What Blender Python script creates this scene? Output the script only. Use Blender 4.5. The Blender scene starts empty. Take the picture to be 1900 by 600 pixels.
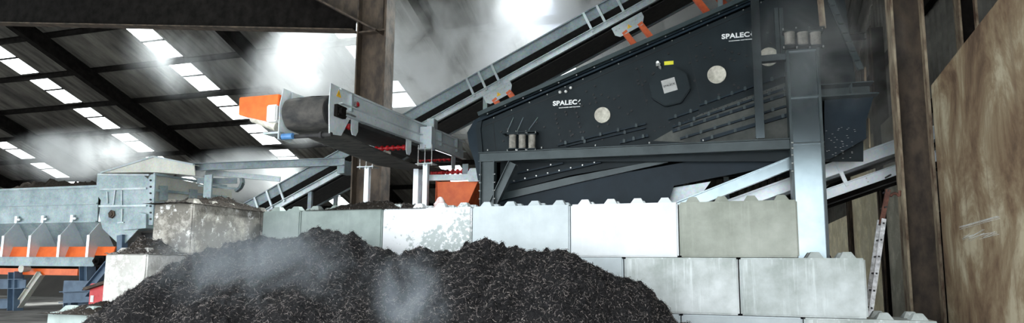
import bpy, math, random
from mathutils import Vector, Matrix, noise
random.seed(7)
scn = bpy.context.scene
COL = scn.collection
V = Vector

# ------------------------------------------------------------------ camera
CX, CY, CH = -0.9238, -9.8679, 1.4341
YAW, PITCH, ROLL, FPX, PPY = .3141, .1284, .0079, 1235.38, 337.7
_f = V((-math.sin(YAW)*math.cos(PITCH), math.cos(YAW)*math.cos(PITCH), math.sin(PITCH)))
_r = V((math.cos(YAW), math.sin(YAW), 0))
_u = _r.cross(_f)
R2 = _r*math.cos(ROLL)+_u*math.sin(ROLL)
U2 = -_r*math.sin(ROLL)+_u*math.cos(ROLL)
CAM = V((CX, CY, CH))
cam = bpy.data.cameras.new('camera')
cam.sensor_width = 36; cam.lens = FPX/1900*36; cam.shift_y = (PPY-300)/1900
cam.clip_end = 500
co = bpy.data.objects.new('camera', cam); COL.objects.link(co)
m = Matrix.Identity(4)
for i in range(3):
    m[i][0] = R2[i]; m[i][1] = U2[i]; m[i][2] = -_f[i]; m[i][3] = CAM[i]
co.matrix_world = m
scn.camera = co

def ray(px, py): return _f+R2*((px-950)/FPX)+U2*((PPY-py)/FPX)
def at(px, py, Y):                       # point of the plane y=Y seen at a pixel of the photo
    d = ray(px, py); return CAM+d*((Y-CY)/d.y)
def atx(px, py, X):
    d = ray(px, py); return CAM+d*((X-CX)/d.x)
def xz(px, py, Y):
    p = at(px, py, Y); return (p.x, p.z)

# ------------------------------------------------------------------ materials
def new_mat(name):
    m = bpy.data.materials.new(name); m.use_nodes = True
    nt = m.node_tree; b = nt.nodes['Principled BSDF']
    return m, nt, b
def N(nt, t, **kw):
    n = nt.nodes.new(t)
    for k, v in kw.items():
        if k in n.inputs: n.inputs[k].default_value = v
        else: setattr(n, k, v)
    return n
def ramp(nt, fac, stops):
    r = nt.nodes.new('ShaderNodeValToRGB')
    el = r.color_ramp.elements
    while len(el) < len(stops): el.new(.5)
    for e, (p, c) in zip(el, stops):
        e.position = p; e.color = (*c, 1) if len(c) == 3 else c
    nt.links.new(fac, r.inputs['Fac']); return r
def coords(nt, scale=(1, 1, 1), rot=(0, 0, 0), kind='Object'):
    tc = nt.nodes.new('ShaderNodeTexCoord'); mp = nt.nodes.new('ShaderNodeMapping')
    mp.inputs['Scale'].default_value = scale; mp.inputs['Rotation'].default_value = rot
    nt.links.new(tc.outputs[kind], mp.inputs['Vector']); return mp.outputs['Vector']
def mixc(nt, fac, a, b, mode='MIX'):
    mx = nt.nodes.new('ShaderNodeMix'); mx.data_type = 'RGBA'; mx.blend_type = mode
    for s, v in ((0, fac), (6, a), (7, b)):
        if hasattr(v, 'node'): nt.links.new(v, mx.inputs[s])
        elif s == 0: mx.inputs[0].default_value = v
        else: mx.inputs[s].default_value = (*v, 1)
    return mx.outputs[2]
def bump(nt, b, h, strength=.3, dist=.02):
    bp = N(nt, 'ShaderNodeBump', Strength=strength, Distance=dist)
    nt.links.new(h, bp.inputs['Height']); nt.links.new(bp.outputs[0], b.inputs['Normal'])

def noisy(name, c0, c1, scale=3, rough=.6, metal=0, detail=6, bmp=0, sc=(1, 1, 1), lo=.35, hi=.65, spec=.5):
    m, nt, b = new_mat(name)
    v = coords(nt, sc)
    n = N(nt, 'ShaderNodeTexNoise', Scale=scale, Detail=detail, Roughness=.6)
    nt.links.new(v, n.inputs['Vector'])
    r = ramp(nt, n.outputs['Fac'], [(lo, c0), (hi, c1)])
    nt.links.new(r.outputs[0], b.inputs['Base Color'])
    b.inputs['Roughness'].default_value = rough; b.inputs['Metallic'].default_value = metal; b.inputs['Specular IOR Level'].default_value = spec
    if bmp: bump(nt, b, n.outputs['Fac'], bmp)
    return m

def galv(name, c0, c1, metal=.45, rough=.42):
    m, nt, b = new_mat(name)
    v = coords(nt)
    vo = N(nt, 'ShaderNodeTexVoronoi', Scale=28.0); nt.links.new(v, vo.inputs['Vector'])
    n = N(nt, 'ShaderNodeTexNoise', Scale=1.6, Detail=8, Roughness=.7); nt.links.new(v, n.inputs['Vector'])
    r = ramp(nt, n.outputs['Fac'], [(.3, c0), (.7, c1)])
    c = mixc(nt, .18, r.outputs[0], vo.outputs['Color'], 'SOFT_LIGHT')
    nt.links.new(c, b.inputs['Base Color'])
    b.inputs['Metallic'].default_value = metal; b.inputs['Roughness'].default_value = rough
    return m

def concrete(name, base, light, dark=(.10, .09, .075), dirt=0., lightamt=.5, streak=.3, blotch=0., crust=0.):
    """cast concrete block: cloudy base, pale bloom along edges, drip streaks, grime"""
    m, nt, b = new_mat(name)
    v = coords(nt)
    n1 = N(nt, 'ShaderNodeTexNoise', Scale=1.7, Detail=7, Roughness=.62); nt.links.new(v, n1.inputs['Vector'])
    c = ramp(nt, n1.outputs['Fac'], [(.36, base), (.36+.45*(1-lightamt*.6), light)]).outputs[0]
    if streak:
        vs = coords(nt, (14, 14, .9)); n2 = N(nt, 'ShaderNodeTexNoise', Scale=1.0, Detail=5, Roughness=.7)
        nt.links.new(vs, n2.inputs['Vector'])
        f = ramp(nt, n2.outputs['Fac'], [(.54, (0, 0, 0)), (.7, (streak,)*3)]).outputs[0]
        c = mixc(nt, f, c, tuple(min(1, x*1.15+.05) for x in light))
    if blotch:
        n3 = N(nt, 'ShaderNodeTexNoise', Scale=16.0, Detail=6, Roughness=.7); nt.links.new(v, n3.inputs['Vector'])
        n3b = N(nt, 'ShaderNodeTexNoise', Scale=1.3, Detail=2); nt.links.new(v, n3b.inputs['Vector'])
        mm = N(nt, 'ShaderNodeMath', operation='MULTIPLY'); nt.links.new(n3.outputs['Fac'], mm.inputs[0]); nt.links.new(n3b.outputs['Fac'], mm.inputs[1])
        f = ramp(nt, mm.outputs[0], [(.268, (0, 0, 0)), (.292, (blotch,)*3)]).outputs[0]
        c = mixc(nt, f, c, (.36, .41, .40))
    if dirt:
        n4 = N(nt, 'ShaderNodeTexNoise', Scale=2.2, Detail=10, Roughness=.78); nt.links.new(v, n4.inputs['Vector'])
        f = ramp(nt, n4.outputs['Fac'], [(.40, (0, 0, 0)), (.52, (dirt,)*3)]).outputs[0]
        c = mixc(nt, f, c, dark)
    if crust:
        n5 = N(nt, 'ShaderNodeTexNoise', Scale=5.0, Detail=9, Roughness=.75); nt.links.new(v, n5.inputs['Vector'])
        f = ramp(nt, n5.outputs['Fac'], [(.56, (0, 0, 0)), (.63, (crust,)*3)]).outputs[0]
        c = mixc(nt, f, c, (.8, .8, .78))
    n6 = N(nt, 'ShaderNodeTexNoise', Scale=60.0, Detail=3); nt.links.new(v, n6.inputs['Vector'])
    nt.links.new(c, b.inputs['Base Color'])
    b.inputs['Roughness'].default_value = .85
    bump(nt, b, n6.outputs['Fac'], .15, .01)
    return m

M = {}
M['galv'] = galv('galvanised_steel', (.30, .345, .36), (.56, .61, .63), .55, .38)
M['galv_side'] = galv('lightened_galvanised_steel', (.46, .52, .53), (.74, .79, .80), .2, .4)  # lighter copy: light missing on the short conveyor's sides put into the colour
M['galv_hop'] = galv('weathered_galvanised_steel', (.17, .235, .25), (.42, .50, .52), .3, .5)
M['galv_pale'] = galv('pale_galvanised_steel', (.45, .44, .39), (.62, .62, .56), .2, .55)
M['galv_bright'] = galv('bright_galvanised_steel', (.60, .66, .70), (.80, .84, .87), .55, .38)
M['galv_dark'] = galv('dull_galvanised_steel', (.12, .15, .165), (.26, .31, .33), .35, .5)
M['machine'] = noisy('anthracite_machine_paint', (.010, .015, .018), (.017, .025, .029), 1.5, .5, spec=.18)
M['machine2'] = noisy('blue_black_machine_paint', (.005, .012, .019), (.011, .024, .036), 1.2, .5, spec=.25)
M['frame'] = noisy('grey_frame_paint', (.028, .042, .046), (.055, .074, .078), 2.0, .36, .15)
M['post'] = noisy('slate_post_paint', (.17, .21, .225), (.23, .275, .295), 1.4, .19, .92)
M['bolt'] = noisy('bolt_steel', (.30, .31, .30), (.6, .6, .58), 30, .35, .8)
M['boltblack'] = noisy('black_bolt', (.004, .004, .005), (.012, .012, .014), 30, .5)
M['black'] = noisy('black_rubber', (.010, .010, .011), (.028, .026, .025), 8, .75)
M['belt'] = noisy('dusty_conveyor_belt', (.012, .013, .014), (.075, .068, .06), 3.2, .8, 0, 9, .3, (1, 3, 1))
M['buffer'] = noisy('grey_rubber_buffer', (.16, .15, .13), (.34, .32, .28), 12, .8, 0, 5, .5)
M['orange'] = noisy('orange_paint', (.75, .11, .012), (.90, .17, .025), 4, .42)
M['orange_dull'] = noisy('dusty_orange_paint', (.45, .06, .012), (.72, .13, .03), 5, .55)
M['red'] = noisy('red_roller_plastic', (.35, .006, .010), (.55, .015, .02), 9, .4)
M['redbox'] = noisy('faded_red_paint', (.50, .035, .045), (.62, .085, .085), 4, .6)
M['blue'] = noisy('blue_grey_paint', (.055, .095, .15), (.10, .155, .225), 3, .5)
M['white'] = noisy('white_paint', (.62, .62, .60), (.82, .82, .80), 5, .5)
M['cream'] = noisy('dirty_white_cover', (.42, .40, .33), (.66, .63, .55), 14, .7, 0, 8, .2)
M['plate'] = noisy('aluminium_plate', (.42, .42, .41), (.55, .55, .54), 5, .4, .4)
M['ink'] = noisy('dark_print', (.03, .03, .03), (.05, .05, .05), 5, .6)
M['logo'] = noisy('white_print', (.85, .86, .85), (.9, .9, .9), 5, .5)
M['yellow'] = noisy('yellow_sticker', (.70, .66, .02), (.80, .76, .05), 5, .5)
M['amber'] = noisy('amber_warning_sticker', (.75, .42, .01), (.82, .48, .02), 5, .5)
M['rust'] = noisy('rusty_brown_steel', (.022, .015, .011), (.10, .07, .048), 5, .8, 0, 9, .5, (1, 1, .6))
M['rust_dark'] = noisy('dark_grimy_steel', (.004, .0035, .003), (.013, .011, .010), 4, .9, 0, 8, .3, spec=.08)
M['rust_tan'] = noisy('brown_painted_steel', (.024, .016, .011), (.085, .060, .040), 5, .75, 0, 8, .3, (1, 1, .5))
M['tan_edge'] = noisy('flaking_tan_flange', (.09, .05, .03), (.40, .33, .23), 6, .8, 0, 9, .4, (1, 1, .4))
M['roof'] = noisy('dark_corrugated_sheet', (.05, .046, .041), (.16, .15, .13), 1.0, .8, 0, 8, .2, (1.5, .25, 1))
M['roof_pale'] = noisy('weathered_side_cladding', (.07, .065, .055), (.20, .19, .165), 1.2, .7, 0, 8, .2, (2, .3, 1))
M['ladder'] = noisy('scuffed_aluminium', (.35, .35, .36), (.80, .81, .83), 16, .4, .35)
M['rusty_red'] = noisy('red_brown_hook', (.06, .02, .012), (.14, .05, .03), 12, .7)
M['bag'] = noisy('pink_plastic_bag', (.75, .50, .47), (.9, .82, .8), 14, .35)
M['dark'] = noisy('near_black_surface', (.012, .011, .010), (.035, .030, .026), .6, .9)  # one near-black tone for hall walls and far heaps

def compost_mat(name, c0, c1, c2):
    m, nt, b = new_mat(name); v = coords(nt)
    n = N(nt, 'ShaderNodeTexNoise', Scale=26.0, Detail=10, Roughness=.8); nt.links.new(v, n.inputs['Vector'])
    n2 = N(nt, 'ShaderNodeTexNoise', Scale=1.3, Detail=4); nt.links.new(v, n2.inputs['Vector'])
    r = ramp(nt, n.outputs['Fac'], [(.34, c0), (.56, c1), (.74, c2)])
    g = mixc(nt, n2.outputs['Fac'], (.75, .75, .8), (1.15, 1.1, 1.05))
    c = mixc(nt, 1.0, r.outputs[0], g, 'MULTIPLY')
    nt.links.new(c, b.inputs['Base Color']); b.inputs['Roughness'].default_value = .95
    b.inputs['Specular IOR Level'].default_value = .15
    bump(nt, b, n.outputs['Fac'], 1.0, .06)
    return m
M['compost'] = compost_mat('dark_compost', (.008, .008, .009), (.030, .029, .030), (.085, .08, .078))
M['compost_brown'] = compost_mat('brown_compost', (.012, .009, .007), (.045, .036, .028), (.11, .09, .07))
M['fibre'] = noisy('wood_fibre', (.07, .062, .057), (.23, .20, .185), 30, .9)
M['fibre_pale'] = noisy('pale_wood_chip', (.20, .17, .14), (.42, .38, .34), 30, .9)
M['fibre_dark'] = noisy('black_wood_fibre', (.012, .011, .011), (.035, .032, .031), 30, .95)

M['c_green'] = concrete('grey_green_concrete', (.27, .29, .245), (.44, .46, .41), streak=.18, lightamt=.35)
M['c_grey'] = concrete('pale_grey_concrete', (.40, .44, .42), (.70, .74, .74), streak=.6, lightamt=.6)
M['c_grey2'] = concrete('cloudy_grey_concrete', (.38, .42, .40), (.66, .71, .71), streak=.5, lightamt=.5)
M['c_white'] = concrete('limewashed_concrete', (.70, .735, .75), (.82, .845, .86), streak=.1, blotch=0)
M['c_smooth'] = concrete('smooth_pale_concrete', (.50, .555, .575), (.62, .68, .70), streak=.1)
M['c_patch'] = concrete('patchy_white_concrete', (.74, .76, .78), (.84, .85, .86), streak=0, blotch=.85)
M['c_sage'] = concrete('sage_grey_concrete', (.24, .29, .27), (.38, .44, .42), streak=.12, lightamt=.4)
M['c_dirty'] = concrete('dirty_stained_concrete', (.28, .26, .22), (.50, .48, .43), dirt=.9, streak=.1, crust=.7)
M['c_dirty2'] = concrete('sooty_stained_concrete', (.24, .23, .20), (.44, .42, .38), dirt=.9, streak=.0, crust=.8, dark=(.07, .065, .055))
M['c_crust'] = concrete('salt_crusted_concrete', (.48, .47, .44), (.72, .72, .69), dirt=.55, streak=.2, crust=1., dark=(.16, .145, .12))

def stained_wall(name, amt=1.):
    m, nt, b = new_mat(name)
    v = coords(nt, (.8, .8, .55))
    n = N(nt, 'ShaderNodeTexNoise', Scale=1.5, Detail=10, Roughness=.68, Distortion=.6); nt.links.new(v, n.inputs['Vector'])
    c = ramp(nt, n.outputs['Fac'], [(.36, (.075, .042, .022)), (.46, (.165, .105, .058)), (.54, (.235, .175, .105)), (.64, (.40, .34, .235))]).outputs[0]
    v2 = coords(nt, (9, 9, .5)); n2 = N(nt, 'ShaderNodeTexNoise', Scale=1.0, Detail=6); nt.links.new(v2, n2.inputs['Vector'])
    f = ramp(nt, n2.outputs['Fac'], [(.55, (0, 0, 0)), (.72, (.6, .6, .6))]).outputs[0]
    c = mixc(nt, f, c, (.13, .08, .045))
    nt.links.new(c, b.inputs['Base Color']); b.inputs['Roughness'].default_value = .85
    n3 = N(nt, 'ShaderNodeTexNoise', Scale=20.0, Detail=6); nt.links.new(coords(nt), n3.inputs['Vector'])
    bump(nt, b, n3.outputs['Fac'], .25, .02)
    return m
M['stained'] = stained_wall('rust_stained_concrete')
M['panel_tan'] = concrete('tan_concrete_panel', (.62, .53, .34), (.84, .76, .56), dirt=.35, streak=.3, dark=(.14, .10, .06))
M['panel_grey'] = concrete('grey_tan_concrete_panel', (.42, .40, .31), (.62, .58, .47), dirt=.4, streak=.3, dark=(.12, .10, .07))
M['floor'] = noisy('trampled_dirt', (.035, .030, .026), (.16, .15, .14), 1.2, .9, 0, 9, .4)
M['yard'] = noisy('pale_bounce_yard', (.42, .43, .43), (.55, .56, .56), .6, .9)  # pale tone chosen to bounce light into the hall

# translucent rooflight sheet
m_, nt, b = new_mat('translucent_rooflight'); M['sky'] = m_
nt.nodes.remove(b)
tr = N(nt, 'ShaderNodeBsdfTransparent'); tr.inputs[0].default_value = (.94, 1, .98, 1)
tl = N(nt, 'ShaderNodeBsdfTranslucent'); tl.inputs[0].default_value = (.9, .95, .93, 1)
mx = nt.nodes.new('ShaderNodeMixShader'); mx.inputs[0].default_value = .35
nt.links.new(tr.outputs[0], mx.inputs[1]); nt.links.new(tl.outputs[0], mx.inputs[2])
nt.links.new(mx.outputs[0], nt.nodes['Material Output'].inputs[0])

# ------------------------------------------------------------------ mesh collector
class MB:
    def __init__(s, mats=None):
        s.v = []; s.f = []; s.mi = []; s.sm = []; s.M = Matrix.Identity(4); s.cur = 0; s.marks = []
        s.mats = mats if mats else []
    def add(s, vs, fs, smooth=False):
        o = len(s.v); s.v += [s.M @ V(p) for p in vs]
        for f in fs:
            s.f.append([o+i for i in f]); s.mi.append(s.cur); s.sm.append(smooth)
    def box(s, x0, x1, y0, y1, z0, z1):
        vs = [(x, y, z) for x in (x0, x1) for y in (y0, y1) for z in (z0, z1)]
        s.add(vs, [(0, 1, 3, 2), (4, 6, 7, 5), (0, 4, 5, 1), (2, 3, 7, 6), (0, 2, 6, 4), (1, 5, 7, 3)])
        return s
    def prism(s, poly, y0, y1):            # polygon in XZ, extruded in Y
        n = len(poly)
        vs = [(x, y0, z) for x, z in poly]+[(x, y1, z) for x, z in poly]
        s.add(vs, [tuple(range(n)), tuple(range(2*n-1, n-1, -1))]+[(i, i+n, (i+1) % n+n, (i+1) % n) for i in range(n)])
        return s
    def prism_x(s, poly, x0, x1):          # polygon in YZ, extruded in X
        n = len(poly)
        vs = [(x0, y, z) for y, z in poly]+[(x1, y, z) for y, z in poly]
        s.add(vs, [tuple(range(n)), tuple(range(2*n-1, n-1, -1))]+[(i, i+n, (i+1) % n+n, (i+1) % n) for i in range(n)])
        return s
    def cyl(s, p0, p1, r, n=16, r1=None, caps=True):
        p0, p1 = V(p0), V(p1); d = (p1-p0).normalized()
        a = d.orthogonal().normalized(); b_ = d.cross(a); r1 = r if r1 is None else r1
        vs = []
        for p, rr in ((p0, r), (p1, r1)):
            vs += [p+a*(rr*math.cos(2*math.pi*i/n))+b_*(rr*math.sin(2*math.pi*i/n)) for i in range(n)]
        s.add(vs, [(i, (i+1) % n, (i+1) % n+n, i+n) for i in range(n)], True)
        if caps: s.add(vs, [tuple(range(n-1, -1, -1)), tuple(range(n, 2*n))])
        return s
    def lathe(s, p0, d, prof, n=24):       # prof: list of (distance along d, radius)
        p0, d = V(p0), V(d).normalized(); a = d.orthogonal().normalized(); b_ = d.cross(a); vs = []
        for h, r in prof:
            vs += [p0+d*h+a*(r*math.cos(2*math.pi*i/n))+b_*(r*math.sin(2*math.pi*i/n)) for i in range(n)]
        fs = [(k*n+i, k*n+(i+1) % n, (k+1)*n+(i+1) % n, (k+1)*n+i) for k in range(len(prof)-1) for i in range(n)]
        s.add(vs, fs, True); s.add(vs[:n], [tuple(range(n-1, -1, -1))]); s.add(vs[-n:], [tuple(range(n))])
        return s
    def sec(s, p0, p1, prof, up=(0, 0, 1)):  # sweep closed 2D section (side, up) along p0-p1
        p0, p1 = V(p0), V(p1); d = (p1-p0).normalized(); up = V(up)
        side = d.cross(up).normalized(); u = side.cross(d)
        n = len(prof)
        vs = [p+side*a+u*b_ for p in (p0, p1) for a, b_ in prof]
        s.add(vs, [tuple(range(n)), tuple(range(2*n-1, n-1, -1))]+[(i, i+n, (i+1) % n+n, (i+1) % n) for i in range(n)])
        return s
    def bar(s, p0, p1, w, h, up=(0, 0, 1)):
        return s.sec(p0, p1, [(-w/2, -h/2), (w/2, -h/2), (w/2, h/2), (-w/2, h/2)], up)
    def ibeam(s, p0, p1, w, h, t=.018, up=(0, 0, 1)):
        a, b_ = w/2, h/2
        prof = [(-a, -b_), (a, -b_), (a, -b_+t), (t/2, -b_+t), (t/2, b_-t), (a, b_-t), (a, b_), (-a, b_), (-a, b_-t), (-t/2, b_-t), (-t/2, -b_+t), (-a, -b_+t)]
        return s.sec(p0, p1, prof, up)
    def mark(s): s.marks.append((len(s.v), len(s.f))); return s
    def each(s, name, mat, parent, bevel=0):   # every marked piece becomes a part of its own
        ms = s.marks+[(len(s.v), len(s.f))]; out = []
        for (v0, f0), (v1, f1) in zip(ms, ms[1:]):
            if f1 == f0: continue
            b = MB(); b.v = s.v[v0:v1]; b.f = [[i-v0 for i in f] for f in s.f[f0:f1]]; b.mi = s.mi[f0:f1]; b.sm = s.sm[f0:f1]
            out.append(b.build(name, mat, parent, bevel))
        return out
    def build(s, name, mat, parent=None, bevel=0, loc=None):
        mats = mat if isinstance(mat, (list, tuple)) else [mat]
        if parent is not None: o = parent.matrix_world.translation.copy() if parent.get('_w') is None else V(parent['_w'])
        elif loc is not None: o = V(loc)
        else:
            lo = V([min(p[i] for p in s.v) for i in range(3)]); hi = V([max(p[i] for p in s.v) for i in range(3)])
            o = V(((lo.x+hi.x)/2, (lo.y+hi.y)/2, lo.z))
        me = bpy.data.meshes.new(name); me.from_pydata([tuple(p-o) for p in s.v], [], s.f); 
        for mm in mats: me.materials.append(mm)
        me.polygons.foreach_set('material_index', s.mi); me.polygons.foreach_set('use_smooth', s.sm)
        me.validate(); me.update()
        ob = bpy.data.objects.new(name, me); COL.objects.link(ob)
        import bmesh
        bm = bmesh.new(); bm.from_mesh(me)
        if len(bm.faces) < 20000: bmesh.ops.recalc_face_normals(bm, faces=bm.faces)
        if bevel:
            bmesh.ops.bevel(bm, geom=[e for e in bm.edges if e.is_manifold and e.calc_face_angle(0) > .5], offset=bevel, segments=2, affect='EDGES', clamp_overlap=True)
        bm.to_mesh(me); bm.free()
        if parent is not None: ob.parent = parent
        else: ob.location = o
        ob['_w'] = tuple(o)
        return ob

def thing(name, label, cat, loc, group=None):
    o = bpy.data.objects.new(name, None); COL.objects.link(o); o.location = loc; o.empty_display_size = .2
    o['label'] = label; o['category'] = cat; o['_w'] = tuple(loc)
    if group: o['group'] = group
    return o
def tag(o, label, cat, group=None, kind=None):
    o['label'] = label; o['category'] = cat
    if group: o['group'] = group
    if kind: o['kind'] = kind
    return o
def struct(o): o['kind'] = 'structure'; return o
def label(o, t): o['label'] = t; return o

def text_part(name, body, p, size, mat, parent, rot=0., weight=.0, sx=1.):
    cu = bpy.data.curves.new(name, 'FONT'); cu.body = body; cu.size = size; cu.extrude = .002
    cu.align_x = 'CENTER'; cu.align_y = 'CENTER'; cu.offset = weight; cu.space_character = 1.05
    ob = bpy.data.objects.new(name+'_tmp', cu); COL.objects.link(ob)
    dg = bpy.context.evaluated_depsgraph_get(); dg.update()
    me = bpy.data.meshes.new_from_object(ob.evaluated_get(dg)); bpy.data.objects.remove(ob)
    me.materials.clear(); me.materials.append(mat)
    o = bpy.data.objects.new(name, me); COL.objects.link(o); o.parent = parent
    o.location = V(p)-V(parent['_w']); o.rotation_euler = (math.pi/2, -rot, 0); o.scale = (sx, 1, 1)
    return o

# ================================================================== SETTING
mb = MB(); mb.box(-60, 30, -4.0, 40, -.3, 0); struct(mb.build('floor', M['floor']))
mb = MB(); mb.box(-90, 60, -60, -4.0, -.3, -.004); o = struct(mb.build('ground_yard', M['yard']))  # unseen ground, blocks light from below and bounces daylight inside

# roof: one slope falling away from the yard (rear), one rising from the open front to the ridge
PR = at(385, 170, 14.0); SL = math.tan(math.radians(20.5))
def roofz(Y): return PR.z-(Y-14.0)*SL
RY0, RY1 = 5.0, 27.0
XL, XR_ = -48.0, 9.0
strips = []                       # x-intervals of the rooflight strips
for (px, py, w) in ((0, 0, 0),):
    pass
def roofpt(px, py):
    d = ray(px, py)   # intersect z = PR.z-(Y-14)*SL
    t = (PR.z+14*SL-CAM.z-SL*CAM.y)/(d.z+SL*d.y)
    return CAM+d*t
SW = 1.15
sx = [roofpt(50, 293).x, roofpt(105, 170).x, roofpt(392, 170).x, roofpt(722, 160).x, roofpt(1010, 45).x]
strips = [(x-SW/2, x+SW/2) for x in sx]
PITCHC = .34
mb = MB()
def corr(mb, x0, x1, yA, zA, yB, zB, th=.05):
    """trapezoid corrugated sheet with ribs running along the slope"""
    pts = []; x = x0
    while x < x1-1e-4:
        for dx, dz in ((0, 0), (.10, 0), (.15, th), (.24, th), (.29, 0)):
            if x+dx < x1: pts.append((x+dx, dz))
        x += PITCHC
    pts.append((x1, 0))
    vs = [(a, yA, zA+c) for a, c in pts]+[(a, yB, zB+c) for a, c in pts]; n = len(pts)
    mb.add(vs, [(i, i+1, i+1+n, i+n) for i in range(n-1)])
xc = XL
for a, b_ in sorted(strips):
    corr(mb, xc, a, RY0, roofz(RY0), RY1, roofz(RY1)); xc = b_
corr(mb, xc, XR_, RY0, roofz(RY0), RY1, roofz(RY1))
struct(mb.build('ceiling', M['roof']))
mb = MB(); xc = XL
for a, b_ in sorted(strips):
    corr(mb, xc, a, RY0, roofz(RY0), -7.0, 9.2); xc = b_
corr(mb, xc, XR_, RY0, roofz(RY0), -7.0, 9.2)
struct(mb.build('ceiling_front', M['roof']))
for k, (a, b_) in enumerate(strips):
    mb = MB(); z0_, z1_ = roofz(RY0), 9.2
    mb.add([(a, RY0, z0_), (b_, RY0, z0_), (b_, -7, z1_), (a, -7, z1_)], [(0, 1, 2, 3)]); struct(mb.build('window_%d' % (200+k), M['sky']))  # rooflights added out of view to light the machine and steam
mb = MB(); mb.box(XL, 3.6, -7.0, -6.8, 4.5, 9.3); struct(mb.build('wall_light_block', M['dark']))  # unseen header added to keep the upper hall and its reflections dark
# purlins with rooflights between them
PY = [14.0+2.25*k for k in range(-4, 6)]
for k, y in enumerate(PY):
    mb = MB(); z = roofz(y)-.14
    mb.sec((XL, y, z), (XR_, y, z), [(-.05, -.12), (.05, -.12), (.05, -.10), (-.035, -.10), (-.035, .10), (.05, .10), (.05, .12), (-.05, .12)])
    struct(mb.build('trim_%d' % (k+1), M['rust_dark']))
names = ['rooflight strip at the far left', 'second rooflight strip from the left', 'rooflight strip between hopper and brown column', 'rooflight strip beside the brown column', 'rooflight strip glowing in steam above the rising conveyor', 'rooflight strip behind the screening machine']
wn = 0
for si, (a, b_) in enumerate(strips):
    for k in range(len(PY)-1):
        for h in range(2):
            y0 = PY[k]+.08+h*(2.25/2); y1 = y0+2.25/2-.10 if h else y0+2.25/2-.06
            if y1 > RY1: continue
            wn += 1
            mb = MB(); pts = []
            n = 7
            for i in range(n): pts.append((a+.02+(b_-a-.04)*i/(n-1), .03*(i % 2)))
            vs = [(x, y0, roofz(y0)+z) for x, z in pts]+[(x, y1, roofz(y1)+z) for x, z in pts]
            mb.add(vs, [(i, i+1, i+1+n, i+n) for i in range(n-1)])
            struct(mb.build('window_%d' % wn, M['sky']))
    # dark cover strips where two rooflight sheets overlap
mb = MB()
for (a, b_) in strips:
    for k in range(len(PY)-1):
        y = PY[k]+2.25/2; mb.box(a-.02, b_+.02, y-.03, y+.08, roofz(y)-.03, roofz(y)+.02)
        y = PY[k]; mb.box(a-.02, b_+.02, y-.1, y+.1, roofz(y)-.05, roofz(y)+.02)
struct(mb.build('trim_20', M['rust_dark']))
# rafters under the rear slope
for k, x in enumerate(((sx[0]+sx[1])/2-.6, (sx[1]+sx[2])/2-.3, (sx[2]+sx[3])/2, (sx[3]+sx[4])/2, sx[4]+4.4, sx[0]-4)):
    mb = MB(); y0, y1 = RY0, RY1
    mb.ibeam((x, y0, roofz(y0)-.55), (x, y1, roofz(y1)-.55), .3, .6, .03)
    struct(mb.build('trim_%d' % (21+k), M['rust_dark']))
# wind bracing rods
mb = MB()
for (a, b_) in (((727, 112), (800, 38)), ((752, 86), (822, 105)), ((735, 100), (818, 103)), ((785, 52), (822, 108))):
    p, q = roofpt(*a), roofpt(*b_); p.z -= .35; q.z -= .35; mb.cyl(p, q, .03, 6)
struct(mb.build('trim_30', M['rust_dark']))
# walls
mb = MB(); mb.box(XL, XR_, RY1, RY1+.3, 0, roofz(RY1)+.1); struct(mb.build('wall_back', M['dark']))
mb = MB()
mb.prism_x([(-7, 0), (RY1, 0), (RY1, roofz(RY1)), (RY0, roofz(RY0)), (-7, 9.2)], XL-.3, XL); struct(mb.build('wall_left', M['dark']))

# right hand side: push wall of concrete with steel posts, sheeting above
WX = 2.02
pA = atx(1727, 158, WX); pB = atx(1850, 0, WX)
ztop = pA.z; slp = (pB.z-pA.z)/(pB.y-pA.y)
mb = MB(); y0, y1 = -6.5, pA.y
mb.prism_x([(y0, 0), (y1, 0), (y1, pA.z), (y0, pA.z+slp*(y0-y1))], WX, WX+.25)
struct(mb.build('wall_right', M['stained'], bevel=.012))
# chalk-like scratches on the push wall
mb = MB()
for (a, b_, w) in (((1783, 425), (1850, 405), .025), ((1788, 442), (1800, 436), .05), ((1800, 444), (1822, 430), .04), ((1822, 440), (1850, 432), .035)):
    for q in range(7):
        p = atx(a[0]+random.uniform(-4, 4), a[1]+random.uniform(-5, 5), WX-.002); r = atx(b_[0]+random.uniform(-6, 6), b_[1]+random.uniform(-4, 4), WX-.002)
        mb.bar(p, r, .002, random.uniform(.004, .012), (1, 0, 0))
struct(mb.build('trim_31', M['white']))
# further push wall panels beyond the brown column
def wallx(name, yA, yB, z1, mat, x=WX+.1, z0=0):
    mb = MB(); mb.box(x, x+.22, yA, yB, z0, z1); return struct(mb.build(name, mat, bevel=.01))
wallx('wall_right_panel_1', 2.5, 5.2, 4.4, M['panel_grey'])
wallx('wall_right_panel_2', 5.3, 9.0, 4.4, M['panel_tan'])
wallx('wall_right_panel_3', 9.1, 15.0, 2.9, M['panel_tan'])
wallx('wall_right_panel_4', 15.0, RY1, 2.9, M['dark'])
# sheet cladding above, outside the posts
mb = MB(); pts = []
y = -6.0
ZT = 12.6
while y < RY1:
    for dy, dx in ((0, 0), (.16, 0), (.21, .06), (.34, .06)): pts.append((y+dy, dx))
    y += .40
vs = [(3.6+dx, y, 0) for y, dx in pts]+[(3.6+dx, y, min(ZT, (roofz(y) if y > RY0 else roofz(RY0)-(RY0-y)*(roofz(RY0)-9.2)/12)-.02)) for y, dx in pts]
n = len(pts); mb.add(vs, [(i, i+1, i+1+n, i+n) for i in range(n-1)])
struct(mb.build('wall_right_cladding', M['roof_pale']))
for k, z in enumerate((2.6, 5.1, 7.4)):
    mb = MB(); mb.box(3.42, 3.58, -6, 26, z-.1, z+.1); struct(mb.build('trim_%d' % (40+k), M['rust_dark']))

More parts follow.
